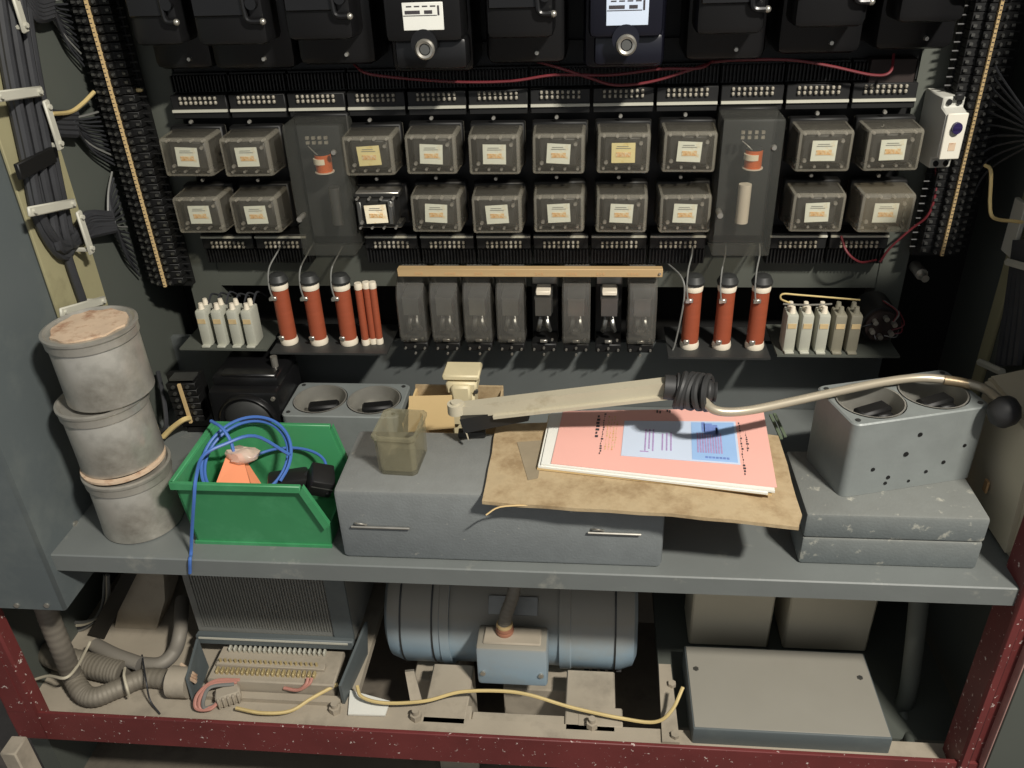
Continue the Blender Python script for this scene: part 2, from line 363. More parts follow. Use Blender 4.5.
LOOK = {0: 'faded label', 1: 'yellowed label', 3: 'yellow-green label', 4: 'cream label', 5: 'cream label', 6: 'cream label', 7: 'yellow label', 8: 'pale label', 10: 'torn cream label', 11: 'orange-printed label'}
used = {}
for row, z in ((0, ZTOP), (1, ZBOT)):
    cols = [c for c in range(12) if c not in (2, 9)]
    for n, c in enumerate(cols):
        op = (row == 1 and c == 3)
        src = proto_open if op else proto
        r = src if not used.get(id(src)) else copy_tree(src); used[id(src)] = True
        x = COLX[c]
        if row == 1: x += {0: -0.001, 1: -0.003, 11: 0.006, 10: 0.003}.get(c, 0)
        r.location = (x*1.020, RY, z + 0.001 + random.uniform(-0.001, 0.001)); r.scale = (1, 0.86, 0.94)
        r.rotation_euler = (0, random.uniform(-0.012, 0.012), 0)
        rowname = 'upper' if row == 0 else 'lower'
        if op: r['label'] = 'uncovered black relay with bare silver contacts in lower relay row'
        else: r['label'] = 'clear-covered relay, ' + place('one in the %s relay row' % rowname, n, 10) + (', ' + LOOK[c] if row == 0 else '')
        r['group'] = 'relays in the %s row' % rowname
        yl = (row == 0 and c in (3, 7))
        for ch in r.children:
            if ch.name.startswith('label_card'):
                ch.rotation_euler = (0, random.uniform(-0.06, 0.06), 0)
                if yl or (row == 1 and c in (0, 1)) or c == 0:
                    ch.data = ch.data.copy(); ch.data.materials[0] = MATS['paperyellow' if yl else 'paperbluish']
            if ch.name.startswith('cover') and c == 11 and row == 1:
                ch.data = ch.data.copy(); ch.data.materials[0] = MATS['cover_amber']
bpy.context.view_layer.update()

# tall smoky covers
def tall_cover(x, label, bulb):
    t = thing('tall_relay', label, 'relay', (x, RY, 0.362))
    obj('base', B().bx(-0.036, 0.036, -0.02, 0.0, -0.085, 0.092, 0.002), 'black', t)
    b = B().box((0, -0.035, 0.002), (0.074, 0.066, 0.174), 0.004, 2)
    bmesh.ops.delete(b.bm, geom=[f for f in b.bm.faces if f.normal.y > 0.9], context='FACES')
    obj('cover', b, 'cover_dust', t)
    co = obj('coil', B().cyl((0.006, -0.052, 0.038), 0.0105, 0.022, 'Z', 20), 'copper', t)
    obj('coil_flange', B().cyl((0.006, -0.052, 0.0262), 0.0125, 0.0012, 'Z', 20), 'ceramic', t); obj('coil_flange', B().cyl((0.006, -0.052, 0.0496), 0.0105, 0.0012, 'Z', 20), 'darkgrey', t)
    obj('coil_tape', B().cyl((0.004, -0.0535, 0.041), 0.0102, 0.007, 'Z', 20), 'paperlabel', t)
    tp = B()
    for k in range(4):
        for j in range(2): tp.box((-0.010+k*0.008, -0.054, 0.070-j*0.006), (0.004, 0.004, 0.0035))
    obj('terminal_row', tp, 'pin', t)
    obj('lead_wire', B().tube([(-0.01, -0.055, 0.06), (-0.002, -0.060, 0.054), (0.004, -0.060, 0.048)], 0.0008, 5, 3), 'silver', t)
    obj('glass_tube', B().cyl((0.014 if not bulb else 0.0, -0.050, -0.02), 0.008, 0.05, 'Z', 14), 'ceramic' if bulb else 'steel', t)
    obj('frame', B().bx(-0.03, 0.03, -0.03, -0.024, -0.07, 0.08), 'darkgrey', t)
    obj('screw', SCR4, None, t, (0.026, -0.068, 0.055))
    pp = (-0.028, -0.068, -0.028) if not bulb else (-0.032, -0.068, -0.025)
    obj('cover_stud', B().cyl((pp[0], pp[1]-0.004, pp[2]), 0.0036, 0.02, 'Y', 10), 'silver', t)
    return t
tall_cover(-0.3525, 'tall smoky plastic cover with copper coil, left one in relay rows', False)
tall_cover(0.1885, 'tall smoky plastic cover with copper coil, right one in relay rows', True)

# terminal blocks above and below the relays
def term_block(upper):
    t = thing('terminal_block', 'terminal', 'terminal block')
    if upper:
        body = B().bx(-0.0375, 0.0375, -0.03, 0, -0.018, 0.012, 0.001).bx(-0.0375, 0.0375, -0.012, 0, 0.012, 0.036)
        for k in range(17): body.bx(-0.036+k*0.0045-0.0008, -0.036+k*0.0045+0.0008, -0.020, -0.012, 0.014, 0.034)
        obj('body', body, 'black', t)
        cb = B()
        for j in range(2):
            for k in range(16): cb.box((-0.0338+k*0.0045, -0.0135, 0.0185+j*0.010), (0.002, 0.003, 0.005))
        stuff(obj('screw_row', cb, 'brownblack', t))
        pb = B()
        for j in range(2):
            for k in range(8): pb.box((-0.0235+k*0.0067, -0.0315, 0.0025+j*0.0058), (0.0034, 0.004, 0.0042), 0.0008)
        stuff(obj('pin_row', pb, 'pin', t))
        obj('marker_strip', B().bx(-0.037, 0.037, -0.033, -0.029, -0.0092, -0.0060), 'clamp', t)
    else:
        body = B().bx(-0.0375, 0.0375, -0.03, 0, -0.010, 0.012, 0.001).bx(-0.0375, 0.0375, -0.022, 0, -0.034, -0.010)
        for k in range(17): body.bx(-0.036+k*0.0045-0.0008, -0.036+k*0.0045+0.0008, -0.027, -0.02, -0.032, -0.012)
        obj('body', body, 'black', t)
        pb = B()
        for j in range(2):
            for k in range(8): pb.box((-0.0225+k*0.0065, -0.0315, -0.006+j*0.0058), (0.0034, 0.004, 0.0042), 0.0008)
        stuff(obj('pin_row', pb, 'pin', t))
        obj('marker_strip', B().bx(-0.037, 0.037, -0.033, -0.029, 0.007, 0.0095), 'clamp', t)
    return t
tu, tl = term_block(True), term_block(False)
for c in range(12):
    r = tu if c == 0 else copy_tree(tu); r.location = (COLX[c], 1.126, 0.466); r['group'] = 'terminal blocks above the relays'
    r['label'] = 'black terminal block with white marker strip, ' + place('one above upper relay row', c, 12)
lowc = [c for c in range(12) if c not in (2, 9)]
for n, c in enumerate(lowc):
    r = tl if n == 0 else copy_tree(tl); r.location = (COLX[c]*1.004, 1.126, 0.276); r['group'] = 'terminal blocks below the relays'
    r['label'] = 'black terminal block with metal pins, ' + place('one below lower relay row', n, 10)

# ================================================================== METERS
def meter(x0, x1, zb, kind, label, bl='bakelite'):
    """black meter case seen from below its lid edge; only the lower part is in view"""
    w_ = x1-x0; t = thing('meter', label, 'meter', ((x0+x1)/2, 1.135, zb), group='meters along the top')
    h = w_/2; d = 0.14
    obj('base', B().box((0, -0.04, 0.12), (w_+0.012, 0.08, 0.29), 0.01, 2), bl, t)
    if kind == 'tab':
        obj('lid', B().box((-0.003, -0.098, 0.14), (w_*0.92, 0.055, 0.26), 0.008, 2), bl, t)
        obj('lid_rib', B().prism([(-h*0.9, 0), (h*0.45, 0), (h*0.45, 0.11), (-h*0.9, 0.11)], (0, -0.1265, 0.042), (1, 0, 0), (0, 0, 1), (0, -0.003, 0), 0.0025), bl, t)
        tb = B().tube([(h*0.42, -0.131, 0.075), (h*0.42, -0.131, 0.048), (h*0.50, -0.131, 0.037), (h*0.86, -0.131, 0.036)], 0.003, 8, 5)
        obj('latch_lip', tb, bl, t)
        obj('latch_screw', B().cyl((h*0.62, -0.130, 0.055), 0.0065, 0.008, 'Y', 14), bl, t)
        obj('stud', B().sph((h*0.84, -0.131, 0.036), 0.0038, 10), 'silver', t)
        obj('base_screw', SCR3, None, t, (h*0.30, -0.082, -0.012))
        obj('terminal_cover', B().box((0.0, -0.045, -0.008), (w_*0.8, 0.06, 0.03), 0.006, 2), 'black', t)
    else:
        obj('lid', B().box((0, -0.098, 0.135), (w_, 0.055, 0.238), 0.008, 2), bl, t)
        obj('terminal_cover', B().box((0.004, -0.088, 0.002), (w_*0.94, 0.05, 0.034), 0.006, 2), bl, t)
        lk = obj('lock_boss', B().cyl((0.0, -0.122, 0.016), 0.015, 0.014, 'Y', 24), bl, t)
        obj('lock_ring', B().lathe([(0.0066, 0.0), (0.0066, 0.004), (0.0092, 0.005), (0.0112, 0.003), (0.0112, 0)], 28, Matrix.Translation((0.001, -0.129, 0.010)) @ Matrix.Rotation(PI/2, 4, 'X')), 'silver', t)
        obj('lock_core', B().cyl((0.001, -0.1285, 0.010), 0.0055, 0.006, 'Y', 18), 'steel', t)
        npz = 0.044
        obj('nameplate', B().box((0.001, -0.1262, npz), (0.046, 0.0015, 0.029), 0.0005), 'paper' if bl == 'bakelite' else 'paperblue', t)
        pr = B()
        for k, (a, b_) in enumerate(((-0.019, -0.002), (0.003, 0.012))): pr.box(((a+b_)/2, -0.1271, npz+0.0045), (b_-a, 0.0006, 0.0035))
        for k in range(4): pr.box((-0.014+k*0.009, -0.1271, npz+0.0105), (0.006, 0.0006, 0.0012))
        pr.box((0.019, -0.1271, npz+0.006), (0.002, 0.0006, 0.010)).box((-0.002, -0.1271, npz+0.001), (0.038, 0.0006, 0.0007))
        obj('nameplate_print', pr, 'ink', t)
    return t
MP = [(135, 188, 45, 0), (197, 275, 45, 0), (287, 360, 40, 0), (388, 465, 66, 1), (486, 560, 38, 0), (588, 662, 62, 2), (695, 770, 34, 0), (793, 872, 27, 0), (897, 970, 22, 0)]
tabs = 0
for i, (a, b_, y, k) in enumerate(MP):
    p0 = PY(a, y, 1.01); p1 = PY(b_, y, 1.01)
    if k == 0:
        lab = ['leftmost black meter with latch tab, mostly in shadow', 'second black meter from left with latch tab', 'black latch-tab meter left of the labelled locking meter', '', 'black latch-tab meter between the two labelled locking meters', '', 'black latch-tab meter right of the blue-black locking meter', 'second black meter from right with latch tab', 'rightmost black meter with glossy lit lid'][i]
        meter(p0.x, p1.x, p0.z-0.012, 'tab', lab)
    else:
        meter(p0.x, p1.x, p0.z+0.008, 'lock', 'black meter with white nameplate and round silver lock' if k == 1 else 'blue-black meter with white nameplate and round silver lock', 'bakelite' if k == 1 else 'bakeblue')

# ================================================================== SIDE TERMINAL STRIPS
def side_strip(p0, p1, label, n):
    """column of screw terminals with a pale marker strip, between two points (bottom, top)"""
    d = p1-p0; L = d.length; ang = math.atan2(d.x, d.z)
    t = thing('terminal_strip', label, 'terminal strip', p0, (0, ang, 0))
    t.scale = (0.8, 1, 1)
    obj('backing', B().bx(-0.034, 0.034, 0.0, 0.012, -0.01, L+0.01), 'black', t)
    bl = B().bx(-0.031, 0.031, -0.018, 0.0, -0.0046, 0.0046, 0.0006).bx(-0.014, 0.014, -0.024, -0.018, -0.0043, 0.0043)
    bl.cyl((-0.036, -0.006, 0), 0.0014, 0.016, 'X', 6); bl.cyl((0.036, -0.006, 0), 0.0014, 0.016, 'X', 6)
    bm_ = bl.mesh('terminal', 'black')
    sm = B().cyl((-0.0115, -0.0255, 0), 0.0021, 0.005, 'Y', 8).cyl((0.0115, -0.0255, 0), 0.0021, 0.005, 'Y', 8).box((-0.026, -0.019, 0), (0.005, 0.004, 0.003)).box((0.026, -0.019, 0), (0.005, 0.004, 0.003)).mesh('screw', 'steel')
    for k in range(n):
        o = obj('terminal', bm_, None, t, (0, 0, (k+0.5)*L/n)); obj('screw', sm, None, o)
    obj('marker_strip', B().bx(-0.0021, 0.0021, -0.0275, -0.022, 0.0, L), 'cardlight', t)
    mk = B()
    for k in range(n*2): mk.box((0, -0.0276, (k+0.5)*L/n/2), (0.0030, 0.0004, 0.0010))
    stuff(obj('marker_print', mk, 'ink', t))
    return t
q0, q1 = PY(165, 287, 1.07), PY(85, 0, 1.07)
side_strip(q0+Vector((0, 0.027, 0)), q0.lerp(q1, 1.12)+Vector((0, 0.027, 0)), 'black screw-terminal strip with gold centre line along the left wall', 40)
q0, q1 = PY(942, 256, 1.07), PY(1003, 0, 1.07)
side_strip(q0+Vector((0, 0.027, 0)), q0.lerp(q1, 1.15)+Vector((0, 0.027, 0)), 'black screw-terminal strip with gold centre line along the right side', 36)
tag(obj('bracket_bolt', B().cyl((0, 0, 0), 0.005, 0.02, 'Y', 12).cyl((0, 0.02, 0), 0.008, 0.03, 'Y', 12), 'silver', None, PY(923, 276, 1.09)), 'silver bolt below the right terminal strip', 'bolt')
# ------------------------------------------------ cream cable tray on the left wall with cables and clamps
XW = XL+0.003
def W(x, y, off=0.0):
    p = PX(x, y, XW+off); return p
tray = thing('cable_tray', 'cream painted upright strip with white clamps on the left wall', 'cable tray', (XW, 0.95, 0.2))
a0, a1 = W(55, 330), W(0, 145); b0, b1 = W(110, 330), W(62, 150)
yA = (a0.y+W(10, 160).y)/2; yB = (b0.y+b1.y)/2
loc(tray, B().bx(XW, XW+0.004, yA, yB, 0.02, 1.0, 0.001), 'cream', 'strip')
def clamp(x0, y0, x1, y1, nm='clamp'):
    p, q = W(x0, y0, 0.030), W(x1, y1, 0.030); d = q-p; m_ = (p+q)/2
    ang = math.atan2(d.z, d.y); Lh = math.hypot(d.y, d.z)
    b = B().box((0, 0, 0), (0.004, Lh, 0.0115), 0.0015, 1)
    b.cyl((0.003, -Lh/2+0.008, 0), 0.003, 0.004, 'X', 8); b.cyl((0.003, Lh/2-0.008, 0), 0.003, 0.004, 'X', 8)
    b.cyl((-0.012, Lh/2-0.006, 0), 0.003, 0.026, 'X', 6)
    o = obj(nm, b, 'clamp', tray); o.matrix_parent_inverse = Matrix.Translation(-Vector(tray.location)); o.location = m_; o.rotation_euler = (ang, 0, 0)
for c_ in ((12, -12, 26, 33), (-6, 97, 42, 91), (45, 100, 61, 150), (28, 212, 75, 203), (78, 211, 92, 254), (60, 313, 105, 300)): clamp(*c_)
# main cable bundle, seen as a flat ribbon of dark cables
cb = thing('cable_bundle', 'flat bundle of dark cables running down the cream strip', 'cables', (XW+0.004, 0.95, 0.3))
ctr = [(2, -60), (20, 60), (38, 150), (52, 215), (62, 250)]
for k in range(7):
    f = (k-3)/3
    pts = []
    for j, (x, y) in enumerate(ctr):
        c0 = W(x, y, 0.012+0.006*(k % 2)); pts.append(c0+Vector((0, f*0.028, 0)))
    if k < 3: pts[-1] = pts[-1]+Vector((0.0, 0.03, 0.012*k-0.01))
    # bend towards the terminal strip at the bottom
    e = W(88, 232, 0.012); pts.append(Vector((e.x, e.y+0.012*(1-abs(f)), e.z-0.012*f+0.008)))
    e2 = W(112, 222, 0.02); pts.append(Vector((e2.x, e2.y, e2.z-0.010*f)))
    o = loc(cb, B().tube(pts, 0.0056, 8, 5), 'cable', 'cable')
loc(cb, B().tube([W(58, 225, 0.012), W(72, 270, 0.012), W(84, 305, 0.012), W(95, 345, 0.012)], 0.0055, 8, 5, flat=1.0), 'cable', 'cable')
# wires fanning out from cable branches to the terminals
def fan(src, lst, label, n):
    t = thing('wire_fan', label, 'wires', src)
    for k in range(n):
        f = k/(n-1)
        x, y = lst[0][0]+(lst[1][0]-lst[0][0])*f, lst[0][1]+(lst[1][1]-lst[0][1])*f
        e = PY(x, y, 1.088); s = src+Vector((0.004*((k % 3)-1), 0, 0.012*(0.5-f)))
        far = Vector((-0.652, s.y*0.45+1.08*0.55, s.z*0.42+e.z*0.58))
        loc(t, B().tube([s, far, e], 0.0016, 5, 6), 'cable' if k % 9 else 'greywire', 'wire')
fan(W(50, 8, 0.015), ((66, -2), (84, 66)), 'dark wires fanning to the left terminal strip at its top', 12)
fan(W(72, 124, 0.015), ((98, 112), (115, 165)), 'dark wires fanning to the left terminal strip at mid height', 12)
fan(W(112, 222, 0.02), ((112, 172), (140, 276)), 'dark wires fanning to the left terminal strip near its foot', 18)
br = thing('branch_cable', 'dark cable branch below the top clamp of the left strip', 'cables', W(40, 10))
for k in range(5): loc(br, B().tube([W(20, -20+k*4, 0.012), W(36, 2+k*4, 0.014), W(52, 0+k*4, 0.016)], 0.005, 6, 4), 'cable', 'cable')
br = thing('branch_cable', 'dark cable branch at mid height of the left strip', 'cables', W(60, 124))
for k in range(5): loc(br, B().tube([W(34, 96+k*7, 0.012), W(50, 112+k*5, 0.014), W(76, 114+k*5, 0.016)], 0.005, 6, 4), 'cable', 'cable')
tag(obj('yellow_wire', B().tube([W(52, 114, 0.03), W(70, 112, 0.02), PY(82, 104, 1.05), PY(94, 92, 1.075)], 0.0026, 8, 6), 'yellowwire'), 'yellow wire crossing from left cable strip to the terminals', 'wire')
tag(obj('cable_tie', B().box((0, 0, 0), (0.006, 0.072, 0.018), 0.001), 'black', None, W(36, 163, 0.024)), 'black tape band around the left cable bundle', 'tape')
# right-hand cream tray
tr2 = thing('cable_tray', 'cream upright strip at the far right behind the beige box', 'cable tray', (0.54, 0.9, 0.2))
u0_, u1_ = PX(985, 352, XR-0.004), PX(1010, 262, XR-0.004)
yc = (u0_.y+u1_.y)/2
loc(tr2, B().bx(XR-0.005, XR, yc-0.012, yc+0.014, 0.05, 0.45, 0.001), 'cream', 'strip')
for c_ in ((1008, 262, 1030, 268), (980, 362, 1002, 372)):
    p, q = PX(c_[0], c_[1], XR-0.03), PX(c_[2], c_[3], XR-0.03)
    loc(tr2, B().tube([p, p.lerp(q, 0.5), q], 0.005, 6, 2), 'clamp', 'clamp')
loc(tr2, B().box(PX(1015, 228, XR-0.02), (0.006, 0.03, 0.07), 0.001), 'clamp', 'clamp')
for k in range(4):
    loc(tr2, B().tube([PX(1018+k*3, 240, XR-0.02), PX(1010+k*5, 300, XR-0.02), PX(1000+k*6, 365, XR-0.02)], 0.006, 6, 4), 'cable', 'cable')
tag(obj('yellow_wire', B().tube([PY(985, 165, 1.06), PY(991, 172, 1.05), PY(990, 205, 1.04), PY(994, 218, 1.03), PY(1012, 221, 1.0), PY(1022, 222, 0.98)], 0.0022, 7, 6), 'yellowwire'), 'thin yellow wire bent beside the right terminal strip', 'wire')
# fan of wires on the right side
t = thing('wire_fan', 'dark wires fanning from the right terminal strip', 'wires', PY(1020, 120, 1.05))
for k in range(10):
    e = PY(985-k*2.0, 30+k*20, 1.085); s = PY(1030, 118+k*3, 1.0)
    loc(t, B().tube([s, (s+e)/2+Vector((0, 0.03, 0.0)), e], 0.0013, 5, 5), 'cable', 'wire')
# white modular breaker
mcb = thing('timer_module', 'white modular timer relay with purple dial beside right terminal strip', 'timer', PY(929, 123, 1.12), (0, 0, 0.10))
mcb.scale = (1.0, 0.9, 1.18)
sc = 1.0
obj('body', B().prism([(0, -0.036), (-0.055, -0.036), (-0.055, -0.026), (-0.072, -0.022), (-0.072, 0.022), (-0.055, 0.026), (-0.055, 0.036), (0, 0.036)], (-0.013, 0, 0), (0, 1, 0), (0, 0, 1), (0.026, 0, 0), 0.0015), 'timergrey', mcb)
obj('faceplate', B().box((0.0, -0.0735, 0.0), (0.024, 0.003, 0.046), 0.001), 'white', mcb)
obj('dial', B().cyl((0.0, -0.077, 0.009), 0.0058, 0.006, 'Y', 18).box((0, -0.0805, 0.009), (0.009, 0.001, 0.002)), 'purple', mcb)
obj('rating_print', B().box((0.0, -0.0752, -0.010), (0.008, 0.0006, 0.008)), 'tinpaper', mcb)
for s in (-1, 1):
    obj('terminal_hole', B().cyl((-0.006, -0.056, s*0.031), 0.003, 0.004, 'Y', 10).cyl((0.006, -0.056, s*0.031), 0.003, 0.004, 'Y', 10), 'black', mcb)
obj('clip', B().box((0.004, -0.058, 0.036), (0.010, 0.006, 0.006), 0.001), 'black', mcb)
# red wires
def wire(pts, r, m, label, cat='wire', name='wire', sub=6):
    return tag(obj(name, B().tube(pts, r, 7, sub), m), label, cat)
Yw = 1.075
wire([PY(354, 64, 1.09), PY(366, 73, Yw), PY(400, 78, Yw), PY(460, 82, Yw), PY(512, 81, Yw), PY(555, 75, Yw), PY(610, 75, Yw), PY(660, 69, Yw), PY(700, 68, Yw), PY(715, 58, 1.09)], 0.0017, 'redwire', 'long red wire sagging above the upper terminal blocks', name='red_wire')
wire([PY(532, 60, 1.09), PY(560, 68, Yw), PY(590, 78, Yw), PY(615, 85, Yw), PY(650, 82, Yw), PY(690, 70, Yw), PY(712, 62, 1.09)], 0.0017, 'redwire', 'red wire looping under the blue-black meter', name='red_wire')
wire([PY(712, 62, 1.09), PY(740, 60, Yw), PY(790, 60, Yw), PY(830, 66, Yw), PY(872, 75, Yw), PY(890, 72, Yw), PY(894, 54, 1.09)], 0.0017, 'redwire', 'red wire above the right end of the terminal blocks', name='red_wire')
wire([PY(936, 164, 1.09), PY(936, 190, 1.08), PY(928, 215, 1.08), PY(910, 230, 1.09), PY(890, 248, 1.09), PY(880, 262, 1.09)], 0.0016, 'redwire', 'crimson wire dropping from the white timer', name='red_wire')
wire([PY(841, 236, 1.085), PY(847, 252, 1.07), PY(860, 262, 1.07), PY(876, 260, 1.09)], 0.0016, 'redwire', 'crimson wire loop under the lower relay row at right', name='red_wire')
tag(obj('brown_terminal_rail', B().bx(PY(870, 70, 1.1).x, PY(916, 70, 1.1).x, 1.10, 1.12, 0.476, 0.505, 0.001), 'brownblack'), 'reddish brown terminal piece at right end under the meters', 'terminal')
tag(obj('paper_scrap', B().sph((0, 0, 0), 0.009, 10, (0.9, 0.3, 1.1)), 'greywire', None, PY(187, 80, 1.12)), 'small grey rag scrap on the rack under leftmost meters', 'scrap')
tag(obj('wire_lug', B().sph((0, 0, 0), 0.006, 10, (1.2, 0.5, 0.5)), 'brass', None, PY(138, 90, 1.09)), 'brass lug beside the left terminal strip', 'lug')

# ================================================================== MIDDLE COMPONENT ROW
ZL = 0.131
def resistor(name='resistor', r=0.0116, h=0.095, thin=False):
    t = thing(name, 'r', 'resistor')
    obj('body', B().lathe([(0, 0.008), (r, 0.008), (r*1.02, 0.02), (r, h*0.5), (r, h-0.008), (0, h-0.008)], 20), 'resistor', t)
    obj('ceramic_end', B().lathe([(0, 0), (r*1.08, 0), (r*1.14, 0.004), (r*1.05, 0.009), (0, 0.009)], 20), 'ceramic', t)
    obj('ceramic_end', B().lathe([(0, h-0.009), (r*1.05, h-0.009), (r*1.1, h-0.004), (r*0.95, h), (0, h)], 20), 'ceramic', t)
    if not thin:
        obj('clip_cap', B().lathe([(0, h), (r*1.15, h), (r*1.25, h+0.004), (r*0.9, h+0.012), (0, h+0.014)], 16), 'darkgrey', t)
        obj('lug', B().box((-r*0.5, -r-0.002, h*0.80), (0.009, 0.005, 0.006), 0.001).box((-r*0.8, -r*0.9-0.004, h*0.80), (0.004, 0.006, 0.004)), 'silver', t)
        obj('lug', B().box((-r*0.5, -r-0.001, h*0.14), (0.008, 0.004, 0.006), 0.001), 'silver', t)
        obj('lead_wire', B().tube([(-r*0.7, -r, h*0.8), (-r*0.9, -r*0.9, h*1.0), (-r*0.8, -0.002, h*1.22), (-r*0.3, 0.02, h*1.36), (0, 0.05, h*1.45)], 0.0011, 6, 5), 'greywire', t)
    return t
R0 = resistor()
RT = 1.062
rl = [(290, 343), (320, 344), (350, 345)]; rr = [(689, 347), (721, 347), (754, 347)]
for k, (x, y) in enumerate(rl+rr):
    o = R0 if k == 0 else copy_tree(R0); p = PY(x, y, RT); o.location = (p.x, RT, ZL+0.004)
    side = 'left' if k < 3 else 'right'
    o['label'] = 'brick-red wirewound resistor, ' + ('%s of the three thick ones left of the small relays' % ['leftmost', 'middle', 'rightmost'][k] if k < 3 else '%s of the three right of the small relays' % ['leftmost', 'middle', 'rightmost'][k-3])
    o['group'] = 'red resistors on the %s' % side
RS = resistor('slim_resistor', 0.0052, 0.096, True)
for k, x in enumerate((367, 374, 380)):
    o = RS if k == 0 else copy_tree(RS); p = PY(x, 345, RT); o.location = (p.x, RT-0.004*(k == 0), ZL+0.004)
    o['label'] = 'slim red resistor, %s of three side by side' % ['left', 'middle', 'right'][k]; o['group'] = 'slim red resistors'
wire([PY(666, 262, 1.11), PY(682, 278, 1.06), PY(684, 300, 1.05), PY(676, 340, 1.05), PY(672, 352, 1.05)], 0.0012, 'greywire', 'thin grey wire hanging left of the right-hand resistors', name='grey_wire')

def capacitor(m):
    t = thing('capacitor', 'c', 'capacitor')
    obj('can', B().box((0, 0, 0.028), (0.0155, 0.030, 0.056), 0.003, 2), m, t)
    obj('terminal', B().cyl((0, -0.006, 0.060), 0.0045, 0.009, 'Z', 12, r2=0.003), 'ceramic' if m == 'capwhite' else 'capshaded', t)
    obj('terminal', B().cyl((0, 0.009, 0.060), 0.0045, 0.009, 'Z', 12, r2=0.003), 'ceramic' if m == 'capwhite' else 'capshaded', t)
    obj('label_band', B().box((0, -0.0152, 0.040), (0.011, 0.001, 0.007)), 'capband', t)
    obj('foot', B().box((0, -0.017, 0.002), (0.012, 0.008, 0.003), 0.0005), m, t)
    return t
C0 = capacitor('capwhite'); C1 = capacitor('capshaded')
for k, x in enumerate((212, 227, 242, 256)):
    o = C0 if k == 0 else copy_tree(C0); p = PY(x, 343, 1.052); o.location = (p.x, 1.052, ZL+0.009); o['group'] = 'capacitors on the left ledge'
    o['label'] = 'white capacitor on left ledge, ' + place('of four', k, 4)
for k, x in enumerate((786, 801, 817, 833, 848)):
    o = copy_tree(C0) if k < 3 else (C1 if k == 3 else copy_tree(C1)); p = PY(x, 348, 1.052); o.location = (p.x, 1.052, ZL+0.009); o['group'] = 'capacitors on the right ledge'
    o['label'] = ('pale' if k < 3 else 'brownish shaded') + ' capacitor on right ledge, ' + place('of five', k, 5)
wire([PY(790, 303, 1.05), PY(781, 299, 1.06), PY(783, 294, 1.08), PY(800, 295, 1.08), PY(860, 300, 1.08)], 0.0013, 'yellowwire', 'pale yellow wire looped over right-hand capacitors', name='yellow_wire')
wire([PY(783, 304, 1.05), PY(808, 305, 1.05), PY(832, 304, 1.05)], 0.0013, 'silver', 'bare wire joining the right-hand capacitor terminals', name='bare_wire', sub=2)
t = thing('wire_bunch', 'dark tangled wires behind the left-hand capacitors', 'wires', PY(235, 298, 1.08))
for k in range(6):
    x = 208+k*9; loc(t, B().tube([PY(x, 304, 1.06), PY(x+4, 294-k % 3, 1.08), PY(x+14, 296, 1.10)], 0.0015, 5, 5), 'cable', 'wire')
# rotary selector with ring of studs
p = PY(882, 326, 1.05)
ro = thing('rotary_selector', 'dark rotary selector with ring of six silver studs', 'selector', p)
obj('body', B().cyl((0, 0.03, 0), 0.026, 0.05, 'Y', 20), 'black', ro)
obj('disc', B().cyl((0, 0.002, 0), 0.022, 0.006, 'Y', 20), 'brownblack', ro)
for k in range(6):
    a = k*PI/3+0.4; obj('stud', B().cyl((0.0145*math.cos(a), -0.004, 0.0135*math.sin(a)), 0.0034, 0.010, 'Y', 10), 'silver', ro)
for k in range(9):
    a = random.uniform(0, 2*PI); loc_ = [(0.014*math.cos(a), -0.002, 0.014*math.sin(a)), (0.026*math.cos(a+0.5), -0.006, 0.024*math.sin(a+0.4)+0.005), (0.03*math.cos(a+1.0), 0.02, 0.028*math.sin(a+0.9))]
    obj('wire', B().tube(loc_, 0.0009, 5, 4), ('greywire', 'redwire', 'cable')[k % 3], ro)
# wooden marker strip
p0, p1 = PY(397, 271, 1.055), PY(663, 271, 1.055)
ru = thing('marker_batten', 'thin wooden strip with faint writing above the small relays', 'batten', ((p0.x+p1.x)/2, 1.055, 0.2475))
Lr = p1.x-p0.x
obj('strip', B().bx(-Lr/2, Lr/2, 0, 0.012, -0.0058, 0.0058, 0.0008), 'wood', ru)
tx = B()
for k in range(8):
    xx = -Lr/2+0.022+k*(Lr-0.03)/8+0.004
    for j in range(3+k % 2): tx.box((xx+j*0.004, -0.0003, -0.001), (0.0022, 0.0004, 0.0035-0.001*((j+k) % 2)))
obj('pencil_writing', tx, 'cardorange', ru)
obj('screw', SCR2, None, ru, (Lr/2-0.004, -0.001, 0.0))
